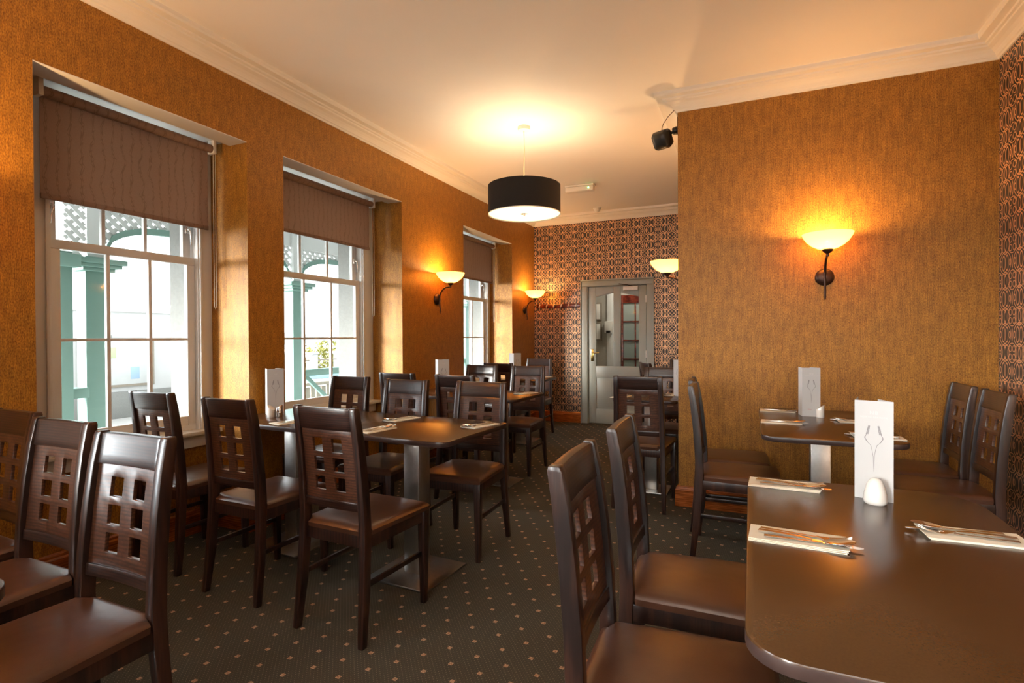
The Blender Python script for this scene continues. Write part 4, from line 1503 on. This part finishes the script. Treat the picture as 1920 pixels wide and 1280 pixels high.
for i in range(1, 4):
    lattice(PY[i] + 0.075, PY[i + 1] - 0.075, 2.20, 2.34, ['white lattice fretwork left of the nearest window', 'white lattice fretwork over a green arch seen in the nearest window',
            'white lattice fretwork over a green arch seen in the middle window', 'white lattice fretwork seen in the farthest window'][i])
struct(MB(smooth=False).box(-2.35, -0.62, -1, 12, 2.62, 2.70).build('roof_verandah', M['outwhite']), 'white boarded verandah roof')
for i in range(4):
    if i == 1: continue
    t = tag(empty('verandah_rail', (-2.0, PY[i] + 0.115, 0)), 'sea green verandah rail with slanted braces ' + ['outside the view', '', 'seen through the middle window', 'seen through the farthest window'][i], 'railing', 'verandah rails')
    L = PY[i + 1] - PY[i] - 0.23
    MB(0.003).box(-0.03, 0.03, 0, L, 0.78, 0.86).build('top_rail', M['teal'], t)
    MB(0.003).box(-0.02, 0.02, 0, L, 0.0, 0.06).build('bottom_rail', M['teal'], t)
    for a, b in (((0.05, 0.05), (L / 2, 0.78)), ((0.05, 0.78), (L / 2, 0.05)), ((L / 2, 0.05), (L - 0.05, 0.78)), ((L / 2, 0.78), (L - 0.05, 0.05))):
        MB(0.002).bar((0, a[0], a[1]), (0, b[0], b[1]), 0.05, 0.03, up=(1, 0, 0)).build('brace', M['teal'], t)
t = tag(empty('verandah_rail', (-1.90, 2.43, 0)), 'short sea green rail joining the two posts seen in the nearest window', 'railing', 'verandah rails')
MB(0.003).box(-0.03, 0.03, 0.02, 0.16, 0.78, 0.86).build('top_rail', M['teal'], t)
MB(0.003).box(-0.02, 0.02, 0.02, 0.16, 0.0, 0.06).build('bottom_rail', M['teal'], t)

bl = tag(empty('white_building', (-9, 4.5, -0.4)), 'low white rendered building across the yard seen through the nearest window', 'building')
MB(0.01, smooth=False).box(-4, 0, -6, 5.2, 0, 2.22).build('walls', M['render'], bl)
MB(0.01, smooth=False).box(-4.05, 0.05, -6.05, 5.25, 2.20, 2.30).build('parapet', M['outwhite'], bl)
MB(0.01).box(0.0, 0.03, -6, 5.2, 0, 0.55).build('plinth_band', M['rough'], bl)
MB(0.01).box(0.0, 0.06, 2.05, 2.30, 1.60, 1.72).build('wall_light', M['rough'], bl)
MB(0.01).box(-0.6, -0.45, 3.9, 4.05, 2.30, 2.42).build('roof_vent', M['rough'], bl)
nb = tag(empty('notice_board', (-8.99, 6.2, 0.25)), 'pale framed notice board on the white building seen through the window', 'notice board')
MB(0.005).box(0.0, 0.05, 0, 1.45, 0, 1.0).build('frame', M['timber'], nb)
MB(0.002).box(0.045, 0.055, 0.05, 1.40, 0.05, 0.95).build('panel', simple('pale notice backing', (0.50, 0.51, 0.50), 0.5, noise=(6, .1)), nb)
for q, (ya, za, w_, h_, c_) in enumerate(((0.12, 0.55, 0.20, 0.28, (0.6, 0.6, 0.58)), (0.45, 0.60, 0.22, 0.22, (0.45, 0.5, 0.3)), (0.80, 0.50, 0.25, 0.32, (0.6, 0.6, 0.6)), (0.95, 0.15, 0.18, 0.25, (0.3, 0.42, 0.55)))):
    MB(0.001).box(0.055, 0.058, ya, ya + w_, za, za + h_).build('poster', simple('poster paper %d' % q, c_, 0.6), nb)
lw = tag(empty('low_brick_wall', (-8.2, 8.1, -0.4)), 'low pale orange wall beside the white building', 'wall')
MB(0.01).box(-0.1, 0.1, 0, 3.0, 0, 0.75).build('courses', M['orange'], lw)
MB(0.01).box(-0.13, 0.13, -0.03, 3.03, 0.75, 0.82).build('coping', M['outwhite'], lw)

# garden boundary, shrubs, boat, timber pen beyond the middle window
for i in range(5):
    p = tag(empty('gate_post', (-9.0, 11.2 + 1.15 * i, -0.4)), 'white garden wall post number counted %s from the left beyond the middle window' % ['first', 'second', 'third', 'fourth', 'fifth'][i], 'post', 'white garden wall posts')
    MB(0.01).box(-0.12, 0.12, -0.12, 0.12, 0, 1.15).build('shaft', M['render'], p)
    MB(0.01).box(-0.15, 0.15, -0.15, 0.15, 1.15, 1.22).build('cap', M['outwhite'], p)
gw = tag(empty('garden_boundary', (-9.0, 11.2, -0.4)), 'low white garden wall with rails beyond the middle window', 'wall')
b1, b2 = MB(0.01), MB(0.004)
for k in range(4):
    b1.box(-0.08, 0.08, 0.13 + 1.15 * k, 1.02 + 1.15 * k, 0, 0.62)
    b2.box(-0.02, 0.02, 0.13 + 1.15 * k, 1.02 + 1.15 * k, 0.95, 1.0)
b1.build('base', M['render'], gw)
b2.build('rail', M['timber'], gw)


def shrub(x, y, z, r, mat, label, seed):
    t = tag(empty('garden_shrub', (x, y, z)), label, 'shrub', 'garden shrubs')
    rnd = random.Random(seed)
    mb = MB(smooth=False)
    for k in range(900):
        th, ph = rnd.uniform(0, 6.283), math.acos(rnd.uniform(-0.8, 1))
        q = r * rnd.uniform(0.55, 1.0) * (0.85 + 0.25 * math.sin(3 * th + seed) * math.sin(2 * ph))
        c = Vector((q * math.sin(ph) * math.cos(th), q * math.sin(ph) * math.sin(th), r * 0.9 + q * math.cos(ph)))
        d1 = Vector((rnd.uniform(-1, 1), rnd.uniform(-1, 1), rnd.uniform(-1, 1))).normalized() * r * 0.09
        d2 = d1.cross(Vector((rnd.uniform(-1, 1), rnd.uniform(-1, 1), 1))).normalized() * r * 0.05
        mb.bm.faces.new([mb.bm.verts.new(c + w_) for w_ in (d1, d2, -d1, -d2)])
    mb.build('foliage', mat, t)
    mb = MB()
    for k in range(4):
        a = k * 1.6
        mb.tube([(0.03 * math.cos(a), 0.03 * math.sin(a), 0), (0.3 * r * math.cos(a), 0.3 * r * math.sin(a), r * 0.9)], [0.03 * r + 0.01, 0.01], 6)
    mb.build('stems', M['timber'], t)


shrub(-10.2, 14.15, -0.4, 0.85, M['leafy'], 'bushy yellow green shrub beyond the middle window', 1)
shrub(-10.4, 15.5, -0.4, 0.72, M['leafg'], 'dull green shrub right of the yellow one', 2)
shrub(-10.8, 12.7, -0.4, 0.66, M['leafg'], 'small dull green shrub left of the yellow one', 3)
bt = tag(empty('covered_boat', (-7.6, 10.3, -0.4)), 'small boat under a pale blue cover beyond the verandah rail', 'boat')
MB(0.02).loft([[(-0.02, 0, 0.3), (0.02, 0, 0.3), (0.03, 0, 0.6), (-0.03, 0, 0.6)], [(-0.3, 0.5, 0.1), (0.3, 0.5, 0.1), (0.42, 0.5, 0.6), (-0.42, 0.5, 0.6)], [(-0.35, 1.6, 0.08), (0.35, 1.6, 0.08), (0.45, 1.6, 0.6), (-0.45, 1.6, 0.6)]]).build('hull', M['outwhite'], bt)
MB(0.02).loft([[(-0.04, 0, 0.6), (0.04, 0, 0.6), (0.0, 0, 0.63)], [(-0.44, 0.5, 0.6), (0.44, 0.5, 0.6), (0.0, 0.5, 0.82)], [(-0.47, 1.6, 0.6), (0.47, 1.6, 0.6), (0, 1.6, 0.85)]]).build('cover', M['blue'], bt)
pen = tag(empty('timber_fence', (-3.6, 6.0, -0.4)), 'weathered timber plank fence below the verandah rail', 'fence')
mb = MB(0.003, 1)
for k in range(24): mb.box(-0.012, 0.012, 0.02 + k * 0.12, 0.11 + k * 0.12, 0.0, 0.86 - 0.01 * (k % 3))
mb.build('planks', M['timber'], pen)
MB(0.004).box(-0.05, 0.05, 0, 2.95, 0.87, 0.92).build('top_rail', M['timber'], pen)
MB(0.004).box(-0.05, -0.012, 0, 2.95, 0.2, 0.28).build('lower_rail', M['timber'], pen)

struct(MB(smooth=False).box(-220, -60, -60, 260, -2.2, -2.0).build('ground_sea', M['sea']), 'pale sea')
mb = MB(smooth=False)
pts = []
rnd = random.Random(8)
N = 40
for j in range(4):
    for i in range(N + 1):
        t_ = i / N
        h = (4.0 + 9 * math.sin(math.pi * min(1, t_ * 1.15)) + 2 * math.sin(t_ * 9) + rnd.uniform(-.4, .4)) * (0, .75, 1, .9)[j]
        pts.append(mb.bm.verts.new((-215 - 18 * j, -40 + 330 * t_, -2 + h)))
for j in range(3):
    for i in range(N):
        mb.bm.faces.new((pts[j * (N + 1) + i], pts[j * (N + 1) + i + 1], pts[(j + 1) * (N + 1) + i + 1], pts[(j + 1) * (N + 1) + i]))
struct(mb.build('ground_hills', M['hill']), 'hazy low hills over the water')
